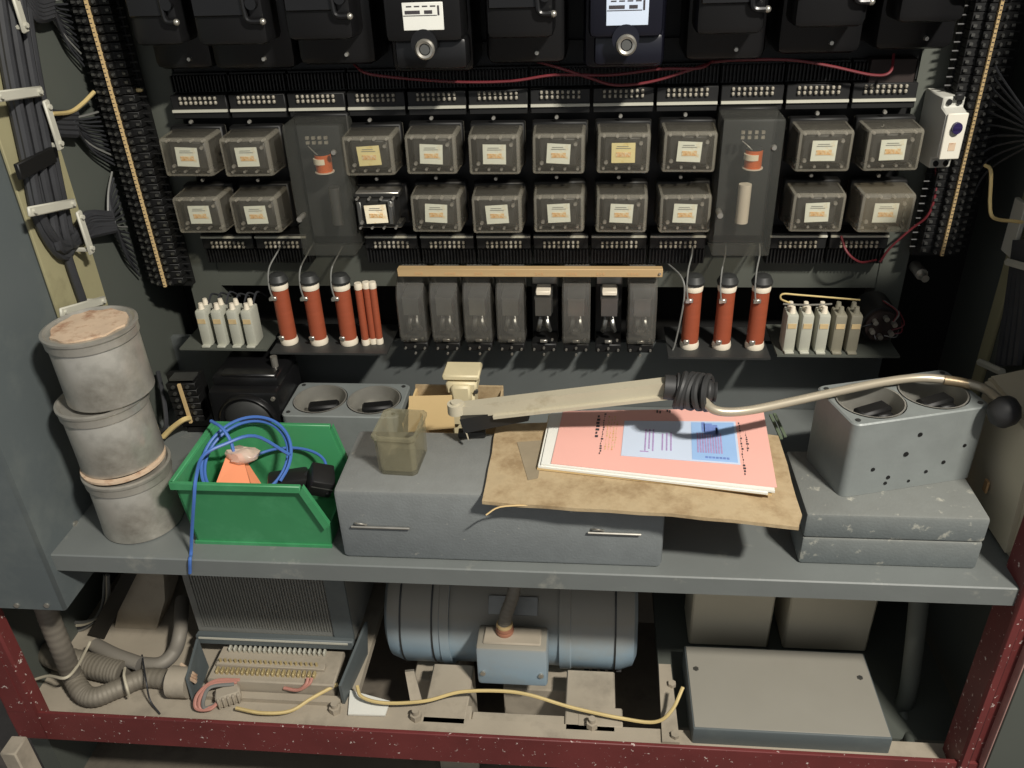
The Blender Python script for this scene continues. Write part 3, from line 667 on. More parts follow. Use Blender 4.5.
# small relays
def small_relay(cov=True):
    t = thing('small_relay', 's', 'relay')
    obj('base', B().bx(-0.019, 0.019, 0.0, 0.012, 0.0, 0.112, 0.001), 'darkgrey', t)
    obj('coil', B().cyl((0, -0.028, 0.070), 0.0125, 0.026, 'Z', 18), 'brownblack' if cov else 'steel', t)
    obj('yoke', B().bx(-0.012, 0.012, -0.046, 0.0, 0.084, 0.0865).bx(-0.011, 0.011, -0.0475, -0.045, 0.060, 0.0865).bx(-0.006, 0.006, -0.03, 0.0, 0.035, 0.058), 'steel', t)
    obj('contact_spring', B().tube([(-0.008, -0.032, 0.030), (-0.006, -0.04, 0.042), (-0.004, -0.034, 0.052)], 0.0035, 8, 4).tube([(0.008, -0.032, 0.030), (0.006, -0.04, 0.042), (0.004, -0.034, 0.052)], 0.0035, 8, 4), 'steel', t)
    obj('contact_plate', B().box((0, -0.046, 0.020), (0.010, 0.004, 0.004), 0.0005), 'silver', t)
    obj('terminal_base', B().bx(-0.018, 0.018, -0.042, 0.0, 0.0, 0.013, 0.0015), 'black', t)
    for x, z in ((-0.014, 0.006), (0.0, 0.0085), (0.014, 0.006), (0.0, -0.002), (0.012, 0.022)):
        obj('terminal_screw', SCR2, None, t, (x, -0.046, z))
    if cov:
        prof = [(0.0, 0.119), (-0.020, 0.116), (-0.034, 0.110), (-0.045, 0.100), (-0.051, 0.086), (-0.052, 0.026), (-0.047, 0.016), (0.0, 0.013)]
        b = B().prism(prof, (-0.0195, 0, 0), (0, 1, 0), (0, 0, 1), (0.039, 0, 0), 0.0022)
        obj('cover', b, 'cover_small', t)
    else:
        obj('top_plate', B().bx(-0.018, 0.018, -0.003, 0.0, 0.088, 0.112, 0.001), 'steel', t)
        obj('hole', B().cyl((-0.010, -0.0035, 0.104), 0.0028, 0.001, 'Y', 10).cyl((0.010, -0.0035, 0.104), 0.0028, 0.001, 'Y', 10), 'black', t)
        obj('coil_cap', B().box((0.0, -0.030, 0.092), (0.020, 0.026, 0.006), 0.001), 'ceramic', t)
    return t
S0, S1 = small_relay(True), small_relay(False)
us = {}
for k in range(8):
    op = k in (4, 6); src = S1 if op else S0
    o = src if not us.get(op) else copy_tree(src); us[op] = True
    p = PY(410+k*33.2, 318, 1.05); o.location = (p.x, 1.108, ZL-0.010); o['group'] = 'small relays under the wooden strip'
    o['label'] = ('small relay without cover, %s of the two bare ones' % ('left' if k == 4 else 'right')) if op else 'small relay under rounded clear cover, ' + place('of eight', k, 8)

# ================================================================== ON THE SHELF
# three tins
def tin(label, c, tilt, top):
    r, h = 0.0512, 0.087
    t = thing('tin_can', label, 'tin', c, tilt, 'stacked tins')
    obj('body', B().lathe([(0, 0), (r-0.003, 0), (r-0.001, 0.002), (r-0.0015, 0.02), (r-0.0015, h-0.002), (r-0.003, h), (0, h)], 56), 'tin', t)
    obj('lid', B().lathe([(r+0.0002, h-0.012), (r+0.0008, h-0.011), (r+0.0008, h-0.002), (r+0.0022, h), (r+0.0022, h+0.003), (r-0.001, h+0.004), (r-0.004, h+0.001), (0, h+0.001)], 56), 'tin', t, ang=15)
    if top:
        b = B(); n = 30; ring = []
        rng = random.Random(3)
        poly = [((r-0.006-rng.uniform(0, 0.007))*math.cos(2*PI*k/n), (r-0.006-rng.uniform(0, 0.007))*math.sin(2*PI*k/n)) for k in range(n)]
        b.prism(poly, (0, 0, h+0.0012), (1, 0, 0), (0, 1, 0), (0, 0, 0.0025))
        obj('paper_label', b, 'tinpaper', t)
    return t
c0 = Vector((-0.580, 0.817, 0.0))
tin('bare tin can standing on the shelf, bottom of stack', c0, (0, 0, 0), False)
c1 = c0+Vector((-0.006, 0.008, 0.0955)); tin('bare tin can in the middle of the stack, tilted', c1, (0.0, -0.03, 0.0), False)
c2 = c1+Vector((0.009, 0.005, 0.0925)); tin('tin can with torn tan paper on its lid, top of stack', c2, (0.0, -0.02, 0.0), True)
o = tag(obj('packing_ring', B().lathe([(0.044, 0.0), (0.0508, 0.0005), (0.0508, 0.0035), (0.044, 0.004), (0.044, 0)], 40), 'tinpaper', None, c0+Vector((-0.003, 0.002, 0.0925))), 'tan paper layer between bottom and middle tin', 'paper')
o.rotation_euler = (0, -0.03, 0)
# ------------------------------------------------ green bin
bx0, bx1 = -0.490, -0.318; by0, by1 = 0.777, 0.870; H = 0.106; fl = 0.016; th = 0.0025
gb = thing('storage_bin', 'green plastic storage bin with open sloping end on the shelf', 'bin', ((bx0+bx1)/2, (by0+by1)/2, 0.0))
def gl(b, m, n): return loc(gb, b, m, n)
gl(B().bx(bx0, bx1, by0, by1, 0.0, 0.003, 0.001), 'green', 'bottom')
cut = 0.024
def sidepoly(y, yt, s):
    # (x,z) outline of a long side, leaning out by fl at the top
    b = B(); pts = [(bx0, 0), (bx1, 0), (bx1+0.004, 0.040), (bx1-cut+0.006, H), (bx0+0.001, H)]
    f = lambda z, o_: (y+(yt-y)*z/H)+o_
    A = [b.bm.verts.new((x, f(z, 0), z)) for x, z in pts]; Cc = [b.bm.verts.new((x, f(z, s*th), z)) for x, z in pts]
    fs = [b.bm.faces.new(A), b.bm.faces.new(Cc[::-1])]
    for i in range(5): fs.append(b.bm.faces.new((A[i], A[(i+1) % 5], Cc[(i+1) % 5], Cc[i])))
    bmesh.ops.recalc_face_normals(b.bm, faces=fs); return b
gl(sidepoly(by0, by0-fl, 1), 'green', 'side_wall'); gl(sidepoly(by1, by1+fl, -1), 'green', 'side_wall')
gl(B().hexa([(bx0, by0, 0), (bx0+th, by0, 0), (bx0+th, by1, 0), (bx0, by1, 0)], [(bx0+0.001, by0-fl, H), (bx0+0.001+th, by0-fl, H), (bx0+0.001+th, by1+fl, H), (bx0+0.001, by1+fl, H)]), 'green', 'end_wall')
gl(B().hexa([(bx1-th, by0, 0), (bx1, by0, 0), (bx1, by1, 0), (bx1-th, by1, 0)], [(bx1+0.004-th, by0-fl*0.36, 0.036), (bx1+0.004, by0-fl*0.36, 0.036), (bx1+0.004, by1+fl*0.36, 0.036), (bx1+0.004-th, by1+fl*0.36, 0.036)]), 'green', 'front_wall')
rim = 0.006
for s, y in ((-1, by0-fl), (1, by1+fl)):
    xa, xb, xc = bx0-0.003, bx1-cut+0.008, bx1+0.006
    y2 = y+(-s)*fl*0.62
    b = B().box(((xa+xb)/2, y+s*0.002, H-0.003), (xb-xa, rim, 0.010), 0.001)
    b.hexa([(xb-0.002, y-0.003+s*.002, H-0.008), (xb-0.002, y+0.003+s*.002, H-0.008), (xc-0.006, y2+0.003+s*.002, 0.036), (xc-0.006, y2-0.003+s*.002, 0.036)], [(xb+0.003, y-0.003+s*.002, H+0.002), (xb+0.003, y+0.003+s*.002, H+0.002), (xc+0.001, y2+0.003+s*.002, 0.044), (xc+0.001, y2-0.003+s*.002, 0.044)])
    gl(b, 'green', 'rim')
gl(B().box((bx0-0.0015, (by0+by1)/2, H-0.003), (rim, by1-by0+2*fl+0.004, 0.010), 0.001), 'green', 'rim')
gl(B().bx(bx0-0.002, bx1+0.002, by0-0.003, by0, 0.0, 0.004), 'green', 'foot_rib')
# contents of the bin
w_ = thing('blue_wire', 'coiled blue wire hanging over the front of the green bin', 'wire', (-0.42, 0.82, 0.1))
cen = PZ(262, 468, 0.105)
def ringp(cx, cy, cz, rx, ry, a0_, a1_, n, tilt=0.25, dz=0.0):
    return [Vector((cx+rx*math.cos(a0_+(a1_-a0_)*k/n), cy+ry*math.sin(a0_+(a1_-a0_)*k/n), cz+tilt*ry*math.sin(a0_+(a1_-a0_)*k/n)+dz*k/n)) for k in range(n+1)]
loc(w_, B().tube(ringp(-0.424, 0.822, 0.098, 0.056, 0.052, -0.5, 5.2, 16, 0.55), 0.0021, 7, 4), 'bluewire', 'loop')
loc(w_, B().tube(ringp(-0.426, 0.826, 0.094, 0.052, 0.050, -0.9, 5.6, 16, 0.5), 0.0021, 7, 4), 'bluewire', 'loop')
loc(w_, B().tube(ringp(-0.385, 0.842, 0.072, 0.052, 0.030, -0.6, 3.4, 12, 0.3), 0.0019, 7, 4), 'bluewire', 'loop')
loc(w_, B().tube([PZ(290, 455, 0.11), PZ(255, 436, 0.12), PZ(225, 444, 0.118), PZ(203, 456, 0.116), PZ(196, 478, 0.113), PY(194, 500, 0.752), PY(192, 530, 0.755), PZ(191, 553, 0.003), PY(190, 560, 0.7415), PY(190, 573, 0.7420)], 0.0022, 7, 5), 'bluewire', 'tail')
loc(w_, B().tube([PZ(211, 421, 0.13), PZ(222, 428, 0.13), PZ(230, 440, 0.118), PZ(234, 452, 0.105)], 0.0022, 7, 5), 'bluewire', 'end')
orx = PZ(236, 470, 0.085)
ot = thing('orange_sponge', 'orange wedge of foam with clear bag inside the green bin', 'sponge', orx+Vector((0, 0, -0.02)))
obj('wedge', B().hexa([(-0.020, -0.030, -0.03), (0.032, -0.026, -0.03), (0.030, 0.012, -0.03), (-0.016, 0.012, -0.03)], [(-0.020, -0.028, 0.010), (0.030, -0.030, 0.008), (0.004, 0.016, 0.034), (-0.014, 0.014, 0.034)]), 'orange', ot)
bg_ = B().sph((0.006, 0.014, 0.034), 0.018, 14, (1.2, 0.8, 0.55))
for v in bg_.bm.verts: v.co += Vector((random.uniform(-1, 1), random.uniform(-1, 1), random.uniform(-1, 1)))*0.0022
obj('bag', bg_, 'salmon', ot)
pk = PZ(320, 476, 0.085)
o = thing('black_plug', 'black plastic adapter block at the open end of the green bin', 'plug', pk+Vector((0, 0, -0.006)), (0.25, 0.45, 0.4))
o.scale = (0.85, 0.85, 0.85)
obj('case', B().box((0, 0, 0), (0.034, 0.040, 0.030), 0.003, 2), 'blackplastic', o)
obj('seam', B().box((0, -0.0202, 0.004), (0.032, 0.0006, 0.0016)), 'steel', o)
o = thing('dark_connectors', 'black connector lying in the green bin under the blue wire', 'connector', (-0.372, 0.815, 0.066))
obj('shell', B().box((0, 0, 0.0), (0.05, 0.03, 0.03), 0.005, 2, rot=Matrix.Rotation(0.3, 3, 'Z')), 'blackplastic', o)
obj('cord', B().tube([(0.02, 0, 0.01), (0.034, 0.01, 0.02), (0.05, 0.0, 0.012), (0.055, -0.02, 0.0)], 0.0035, 7, 5), 'blackplastic', o)
# ------------------------------------------------ long grey instrument case
cs = thing('instrument_case', 'long grey hammered-paint case with two thin latches on shelf front', 'case', (-0.106, 0.822, 0.0))
x0, x1, y0, y1, zt = -0.297, 0.086, 0.758, 0.886, 0.1025
loc(cs, B().bx(x0, x1, y0, y1, 0.0, zt, 0.006, 2), 'hammer', 'shell')
for (xa, xb, yy) in ((352, 410, 525), (588, 641, 531)):
    p, q = PY(xa, yy, y0), PY(xb, yy+2, y0)
    la = loc(cs, B().tube([p+Vector((0, -0.003, 0)), q+Vector((0, -0.003, 0))], 0.0014, 6, 1), 'silver', 'latch')
    lb = obj('staple', B().tube([p+Vector((0.004, -0.001, 0.004)), p+Vector((0.008, -0.005, 0.007)), p+Vector((0.014, -0.005, 0.006)), p+Vector((0.018, -0.001, 0.002))], 0.0012, 6, 3), 'silver', la)
# chipped case
cs2 = thing('instrument_case', 'smaller grey case with chipped paint under the twin-cup block', 'case', (0.346, 0.83, 0))
loc(cs2, B().bx(0.2455, 0.4455, 0.774, 0.90, 0.0, 0.0395, 0.004, 2), 'chipped', 'base')
loc(cs2, B().bx(0.2455, 0.4455, 0.774, 0.90, 0.040, 0.0745, 0.004, 2), 'chipped', 'lid')

def cup_block(label, loc_, rz, w_, d_, h_, m, rad):
    t = thing('twin_cup_block', label, 'socket block', loc_, (0, 0, rz))
    # body: rounded block whose top plate has two round holes
    n = 32; b = B(); bm = b.bm
    cxs = (-w_*0.235, w_*0.235); depth = h_*0.42; rc = 0.009
    out = []
    for (qx, qy, a0_) in ((w_/2-rc, d_/2-rc, 0), (-w_/2+rc, d_/2-rc, PI/2), (-w_/2+rc, -d_/2+rc, PI), (w_/2-rc, -d_/2+rc, 1.5*PI)):
        for k in range(6): out.append((qx+rc*math.cos(a0_+k*PI/10), qy+rc*math.sin(a0_+k*PI/10)))
    def ring(pts, z): return [bm.verts.new((x, y, z)) for x, y in pts]
    def bridge(A, Bv):
        for k in range(len(A)): bm.faces.new((A[k], A[(k+1) % len(A)], Bv[(k+1) % len(A)], Bv[k]))
    ch = 0.0016
    r0_, r1_, r2_ = ring(out, 0), ring(out, h_-ch), ring([(x*(1-2*ch/w_), y*(1-2*ch/d_)) for x, y in out], h_)
    bm.faces.new(r0_[::-1]); bridge(r0_, r1_); bridge(r1_, r2_)
    loops = [r2_]
    for cx in cxs:
        cp_ = [(cx+rad*math.cos(2*PI*k/n), rad*math.sin(2*PI*k/n)) for k in range(n)]
        hi, lo_ = ring(cp_, h_), ring([(cx+(x-cx)*0.96, y*0.96) for x, y in cp_], h_-depth)
        bridge(hi, lo_); bm.faces.new(lo_); loops.append(hi)
    es = []
    for lp in loops:
        for k in range(len(lp)):
            es.append(bm.edges.get((lp[k], lp[(k+1) % len(lp)])) or bm.edges.new((lp[k], lp[(k+1) % len(lp)])))
    bmesh.ops.triangle_fill(bm, edges=es, use_beauty=True, use_dissolve=False)
    for f in [f for f in bm.faces if all(abs(v.co.z-h_) < 1e-6 for v in f.verts)]:   # clear any fill over the holes
        c_ = f.calc_center_median()
        if any((c_.x-cx)**2+c_.y**2 < (rad*0.93)**2 and all(abs((v.co.x-cx)**2+v.co.y**2-rad*rad) < 1e-6 for v in f.verts) for cx in cxs): bm.faces.remove(f)
    bmesh.ops.recalc_face_normals(bm, faces=bm.faces[:])
    obj('body', b, m, t, ang=30)
    for i, cx in enumerate(cxs):
        cu = obj('cup', B().lathe([(rad-0.0012, h_+0.0006), (rad-0.003, h_+0.0006), (rad-0.004, h_-depth*0.92), (0, h_-depth*0.92)], 32), 'castin', t, (cx, 0, 0))
        obj('insert', B().box((0.004, -0.002, h_-depth*0.45), (rad*1.1, rad*0.5, depth*0.5), 0.003, 1, rot=Matrix.Rotation(0.2, 3, 'Z')).box((rad*0.35, -rad*0.3, h_-depth*0.4), (rad*0.5, rad*0.22, depth*0.2), 0.002), 'black', cu)
        for fx0 in (-0.35, 0.5): obj('contact', B().cyl((rad*fx0, -rad*0.55, h_-depth*0.55), 0.003, depth*0.5, 'Z', 8), 'silver', cu)
    for sx, sy in ((-1, -1), (1, 1), (-1, 1), (1, -1)): obj('corner_screw', B().cyl((sx*(w_/2-0.009), sy*(d_/2-0.009), h_), 0.003, 0.002, 'Z', 10), 'darkgrey', t)
    return t
fl_, fr_ = Vector((0.289, 0.806, 0)), Vector((0.451, 0.852, 0))
dr = (fr_-fl_); rz = math.atan2(dr.y, dr.x); wq = dr.length; nrm = Vector((-dr.y, dr.x, 0)).normalized()
ctr_ = (fl_+fr_)/2+nrm*0.043
cbk = cup_block('grey cast block with two round cups, on the chipped case', (ctr_.x, ctr_.y, 0.0748), rz, wq, 0.088, 0.100, 'cast', 0.0395)
for (hx, hz, r_) in ((-0.05, 0.035, 0.0025), (-0.012, 0.05, 0.0032), (0.0, 0.075, 0.0028), (0.02, 0.02, 0.0022), (-0.03, 0.012, 0.0022), (-0.028, 0.02, 0.0025), (0.04, 0.03, 0.0025), (0.062, 0.05, 0.0022), (-0.0, 0.01, 0.0018)):
    obj('bolt_hole', B().cyl((hx, -0.0442, hz), r_, 0.0012, 'Y', 10), 'black', cbk)
cup_block('grey block with two round cups behind the green bin', (-0.348, 1.008, 0.0), 0.0, 0.168, 0.092, 0.072, 'cast', 0.0395)
# ------------------------------------------------ glass jar
jr = thing('battery_jar', 'empty square glass jar standing on the long grey case', 'jar', (-0.224, 0.818, zt))
jb = B(); hj = 0.055
def ringr(s, z, o_=0.0):
    hw, hd = 0.0235*s+o_, 0.0285*s+o_; c_ = 0.005
    return [Vector(q) for q in ((-hw+c_, -hd, z), (hw-c_, -hd, z), (hw, -hd+c_, z), (hw, hd-c_, z), (hw-c_, hd, z), (-hw+c_, hd, z), (-hw, hd-c_, z), (-hw, -hd+c_, z))]
rings = [ringr(0.96, 0), ringr(1.0, 0.003), ringr(1.05, hj-0.005), ringr(1.05, hj-0.004, 0.0022), ringr(1.05, hj, 0.0022), ringr(1.05, hj, -0.002), ringr(1.0, 0.005, -0.0025)]
vr = [[jb.bm.verts.new(v) for v in r_] for r_ in rings]
for a, c_ in zip(vr, vr[1:]):
    for k in range(8): jb.bm.faces.new((a[k], a[(k+1) % 8], c_[(k+1) % 8], c_[k]))
jb.bm.faces.new(vr[0][::-1]); jb.bm.faces.new(vr[-1])
obj('glass', jb, 'jarglass', jr)
jr.rotation_euler = (0, 0, -0.06)
# ------------------------------------------------ cardboard and papers
def slab(pts, th_, b=None):
    b = b or B(); top = [b.bm.verts.new(p) for p in pts]; bot = [b.bm.verts.new(Vector(p)-Vector((0, 0, th_))) for p in pts]
    fs = [b.bm.faces.new(top), b.bm.faces.new(bot[::-1])]; n = len(pts)
    for i in range(n): fs.append(b.bm.faces.new((top[i], bot[i], bot[(i+1) % n], top[(i+1) % n])))
    bmesh.ops.recalc_face_normals(b.bm, faces=fs); return b
def edgepts(px, z, jag=0.0, n=6, seed=1):
    rng = random.Random(seed); P = [PZ(x, y, zz) for (x, y), zz in zip(px, z)]; out = []
    for i in range(len(P)):
        a, c_ = P[i], P[(i+1) % len(P)]
        for k in range(n):
            q = a.lerp(c_, k/n)
            if jag and k: q += Vector((rng.uniform(-1, 1)*jag, rng.uniform(-1, 1)*jag, 0))
            out.append(q)
    return out
cdb = thing('cardboard_sheet', 'worn tan cardboard sheet under the papers, overhanging the case', 'cardboard', (0.05, 0.81, 0.108))
zc = 0.1085
cbm = slab(edgepts(((497, 424), (482, 501), (640, 512), (800, 522), (803, 510), (779, 431), (650, 420)), (zc,)*7, 0.0012, 5), 0.0045)
for k in range(7):   # cut lines so that the overhanging end can sag
    bmesh.ops.bisect_plane(cbm.bm, geom=cbm.bm.verts[:]+cbm.bm.edges[:]+cbm.bm.faces[:], plane_co=(0.090+k*0.02, 0, 0), plane_no=(1, 0, 0))
for v in cbm.bm.verts: v.co.z -= 0.007*max(0.0, min(1.0, (v.co.x-0.090)/0.13))**1.5
loc(cdb, cbm, 'cardboard', 'board')
loc(cdb, slab([PZ(*p, zc+0.0007) for p in ((517, 442), (545, 440), (538, 478), (528, 480))], 0.0004), 'cardpatch', 'stain')
loc(cdb, B().tube([PZ(486, 515, 0.100), PZ(500, 507, 0.1065), PZ(530, 505, 0.107)], 0.001, 5, 4), 'cardlight', 'torn_strip')
# stack of papers
ps = [(0.112, (549, 414), (537, 468), (772, 494), (763, 412), 'cardlight', 'tan folder at the bottom of the paper pile'),
      (0.1148, (550, 412), (538, 466), (768, 493), (760, 411), 'paper', 'white booklet in the paper pile, below the pink cover'),
      (0.1172, (552, 412), (541, 464), (775, 491), (761, 410), 'paper', 'white sheets directly under the pink cover')]
for i, (z, a, b_, c_, d_, m, lab) in enumerate(ps):
    tag(obj('paper_stack', slab([PZ(*a, z), PZ(*b_, z), PZ(*c_, z), PZ(*d_, z)], 0.0026), m), lab, 'papers')
zp = 0.1186
pk_ = thing('pink_document', 'pink printed document cover lying on the paper pile', 'document', PZ(665, 445, zp))
A, Bc, Cc, Dd = PZ(563, 411, zp), PZ(551, 463, zp), PZ(777, 487, zp), PZ(763, 408, zp)
loc(pk_, slab([A, Bc, Cc, Dd], 0.001), 'pink', 'cover')
def DP(u, v, dz=0.0005):   # u along the long side, v across from the near edge
    return Bc.lerp(Cc, u).lerp(A.lerp(Dd, u), v)+Vector((0, 0, dz))
def dpatch(u0_, u1_, v0_, v1_, m, name, dz=0.0006, par=None):
    return loc(par or pk_, slab([DP(u0_, v0_, dz), DP(u0_, v1_, dz), DP(u1_, v1_, dz), DP(u1_, v0_, dz)][::-1], 0.0003), m, name)
def dmany(rects, m, name, dz):
    b = B()
    for (u0_, u1_, v0_, v1_) in rects: slab([DP(u0_, v0_, dz), DP(u0_, v1_, dz), DP(u1_, v1_, dz), DP(u1_, v0_, dz)][::-1], 0.0002, b)
    return loc(pk_, b, m, name)
dpatch(0.315, 0.855, 0.22, 0.80, 'paperblue', 'pasted_sheet')
dpatch(0.64, 0.845, 0.24, 0.78, 'printblue', 'photo_panel', 0.0009)
rng = random.Random(5)
dmany([(0.42+k*0.018, 0.427+k*0.018, 0.32+0.03*(k % 2), 0.66) for k in range(3)]+[(0.50+k*0.02, 0.507+k*0.02, 0.34, 0.42+rng.uniform(0.1, 0.22)) for k in range(3)]+[(0.40, 0.44, 0.30, 0.315)], 'inkviolet', 'print_lines', 0.0009)
dmany([(0.665+0.012*k, 0.672+0.012*k, 0.34, 0.62) for k in range(10)], 'inkviolet', 'print_table', 0.0012)
dmany([(0.70, 0.74, 0.60, 0.76), (0.74, 0.765, 0.57, 0.74), (0.69, 0.705, 0.64, 0.78), (0.755, 0.77, 0.60, 0.70)], 'inkblue', 'print_emblem', 0.0012)
dmany([(0.70+0.016*k, 0.712+0.016*k, 0.27, 0.295) for k in range(7)], 'inkblue', 'print_caption', 0.0012)
# rotated title letters and text rows printed on the pink cover (illegible in the photograph)
def title(u, v0_, v1_, n, wd):
    return [(u+rng.uniform(-.002, .002), u+wd+rng.uniform(-.004, .004), v0_+(v1_-v0_)*k/n, v0_+(v1_-v0_)*(k+0.62)/n) for k in range(n)]
dmany(title(0.180, 0.50, 0.92, 7, 0.014)+title(0.213, 0.22, 0.95, 18, 0.006)+title(0.868, 0.10, 0.80, 20, 0.006)+title(0.895, 0.40, 0.66, 9, 0.006), 'ink', 'title_print', 0.0006)
dmany(title(0.235, 0.3, 0.9, 16, 0.004)+title(0.250, 0.3, 0.88, 15, 0.004)+title(0.265, 0.3, 0.9, 16, 0.004)+title(0.28, 0.34, 0.8, 12, 0.004), 'orangeink', 'small_print', 0.0005)
dmany([(0.47, 0.478, 0.94, 0.985), (0.485, 0.492, 0.93, 0.97), (0.52, 0.53, 0.955, 0.99), (0.533, 0.54, 0.94, 0.985)], 'ink', 'handwritten_mark', 0.0006)
for k, (a, b_) in enumerate((((772, 414), (783, 438)), ((776, 413), (787, 436)))):
    tag(obj('paper_leaf', slab([PZ(a[0]-3, a[1], 0.1), PZ(b_[0]-3, b_[1], 0.1), PZ(b_[0], b_[1], 0.1), PZ(a[0], a[1], 0.1)], 0.002), 'greenspine'), 'green-grey folder edge right of the papers, %s one' % ('inner', 'outer')[k], 'folder')
# ------------------------------------------------ folded lamp arm
arm = thing('lamp_arm', 'beige hinged lamp arm with black bellows and bent rod across papers', 'lamp arm', (0.1, 0.85, 0.17))
L0, L1 = PZ(470, 409, 0.150), PZ(668, 386, 0.200)
dA = (L1-L0); lenA = dA.length; uA = dA.normalized(); sA = uA.cross(Vector((0, 0, 1))).normalized(); nA = sA.cross(uA)
def chan(o_, u, s, n, l0, l1, w0, h0, b):
    pts = lambda t: [o_+u*t+s*w0/2-n*h0/2, o_+u*t-s*w0/2-n*h0/2, o_+u*t-s*w0/2+n*h0/2, o_+u*t+s*w0/2+n*h0/2]
    return b.hexa(pts(l0), pts(l1))
loc(arm, chan(L0, uA, sA, nA, -0.01, lenA, 0.015, 0.016, B()), 'armpaint', 'bar')
loc(arm, chan(L0+sA*0.004-nA*0.009, uA, sA, nA, 0.03, lenA-0.002, 0.017, 0.004, B()), 'armpaint', 'bar_flange')
J = PZ(456, 408, 0.152)
loc(arm, B().cyl(J, 0.0105, 0.013, 'Z', 18).cyl(J+Vector((0, 0, 0.007)), 0.006, 0.004, 'Z', 12), 'armpaint', 'hinge')
loc(arm, chan(PZ(463, 424, 0.135), (PZ(530, 411, 0.145)-PZ(463, 424, 0.135)).normalized(), sA, nA, 0, 0.080, 0.012, 0.020, B()), 'blackplastic', 'inner_bar')
loc(arm, chan(PZ(460, 415, 0.14), (PZ(466, 432, 0.125)-PZ(460, 415, 0.14)).normalized(), sA, nA, 0, 0.03, 0.004, 0.006, B()), 'armpaint', 'hinge_pin')
loc(arm, B().box(PZ(498, 420, 0.134), (0.026, 0.014, 0.010), 0.002, rot=Matrix.Rotation(0.35, 3, 'Z')), 'armpaint', 'spacer')
loc(arm, B().box(PZ(472, 433, 0.1085), (0.034, 0.012, 0.009), 0.001, rot=Matrix.Rotation(0.1, 3, 'Z')), 'blackplastic', 'foot')
g0, g1 = PZ(664, 387, 0.200), PZ(716, 392, 0.196)
gp = [g0.lerp(g1, t_) for t_ in (0, 0.25, 0.5, 0.75, 1.0)]
loc(arm, B().tube(gp, 0.0145, 16, 12, radf=lambda i, n: (1.0 if i < n*0.22 else (0.86+0.26*abs(math.sin(i*0.42)))*(1.12-0.42*max(0, i/n-0.55)/0.45))), 'rubber', 'bellows')
for k in range(5):
    c_ = g0.lerp(g1, 0.32+k*0.13)
    ring = [c_+Vector((0.004*math.sin(a*1.0+k), 0.0185*math.cos(a), 0.0185*math.sin(a)-0.002))+Vector((0.010*math.cos(a)*(0.4+0.15*k), 0, 0)) for a in [2*PI*j/10 for j in range(11)]]
    loc(arm, B().tube(ring, 0.0040, 7, 3), 'rubber', 'bellows_coil')
rodp = [PZ(700, 391, 0.196), PZ(706, 403, 0.190), PZ(718, 411, 0.186), PZ(745, 411, 0.184), PZ(790, 402, 0.183), PZ(840, 391, 0.1835), PZ(890, 381, 0.184), PZ(925, 378, 0.184), PZ(960, 382, 0.183), PZ(985, 389, 0.182), PZ(1003, 403, 0.186)]
loc(arm, B().tube(rodp, 0.0052, 12, 6), 'rod', 'rod')
cc = PZ(955, 381, 0.183); 
loc(arm, B().tube([PZ(944, 380, 0.1835), PZ(958, 382, 0.183), PZ(972, 385, 0.181)], 0.0060, 12, 2), 'coupling', 'coupling')
loc(arm, B().lathe([(0, -0.016), (0.010, -0.015), (0.0165, -0.006), (0.0175, 0.002), (0.013, 0.012), (0.006, 0.018), (0, 0.019)], 20, Matrix.Translation(PZ(1004, 412, 0.178)) @ Matrix.Rotation(0.2, 4, 'Y')), 'rubber', 'rubber_knob')
# beige box at right
bb = thing('beige_enclosure', 'beige electrical box on the shelf at the far right', 'enclosure', (0.515, 0.84, 0.0), (0, 0, 0))
bp = [(0.486, 0.792), (0.543, 0.792), (0.543, 0.93), (0.482, 0.93)]
b = B().hexa([(x-0.515, y-0.84, 0) for x, y in bp], [(x-0.515-0.010, y-0.84, 0.17) if i in (0, 3) else (x-0.515, y-0.84, 0.19) for i, (x, y) in enumerate(bp)])
bmesh.ops.bevel(b.bm, geom=b.bm.edges[:], offset=0.006, segments=2, affect='EDGES')
obj('body', b, 'beigebox', bb)
p = PX(986, 486, 0.477)
loc(bb, B().box(p, (0.003, 0.009, 0.016), 0.0005), 'cardorange', 'small_label')
# ------------------------------------------------ items at the back of the shelf
crd = thing('cardboard_box', 'torn open cardboard flap box behind the glass jar', 'cardboard', (-0.185, 0.99, 0))
loc(crd, B().hexa([PY(408, 432, 0.935), PY(455, 428, 0.935), PY(455, 428, 0.938), PY(408, 432, 0.938)], [PY(409, 396, 0.945), PY(452, 395, 0.945), PY(452, 395, 0.948), PY(409, 396, 0.948)]), 'cardlight', 'front_flap')
q0_, q1_ = PY(415, 385, 1.03), PY(503, 383, 1.03)
loc(crd, B().bx(q0_.x, q1_.x, 1.03, 1.033, 0.0, q0_.z, 0.0005), 'cardboard', 'back_panel')
loc(crd, B().bx(q0_.x+0.012, q1_.x-0.03, 0.95, 1.03, 0.0, 0.004), 'cardboard', 'bottom')
loc(crd, B().hexa([(q0_.x, 0.95, 0), (q0_.x+0.003, 0.95, 0), (q0_.x+0.003, 1.03, 0), (q0_.x, 1.03, 0)], [(q0_.x-0.004, 0.95, 0.07), (q0_.x-0.001, 0.95, 0.07), (q0_.x+0.003, 1.03, q0_.z-0.006), (q0_.x, 1.03, q0_.z-0.006)]), 'cardlight', 'side_flap')
loc(crd, B().hexa([(q1_.x-0.003, 0.96, 0), (q1_.x, 0.96, 0), (q1_.x, 1.03, 0), (q1_.x-0.003, 1.03, 0)], [(q1_.x-0.003, 0.96, 0.07), (q1_.x, 0.96, 0.07), (q1_.x, 1.03, q0_.z-0.006), (q1_.x-0.003, 1.03, q0_.z-0.006)]), 'cardboard', 'side_flap')
fx = PY(464, 395, 0.985)
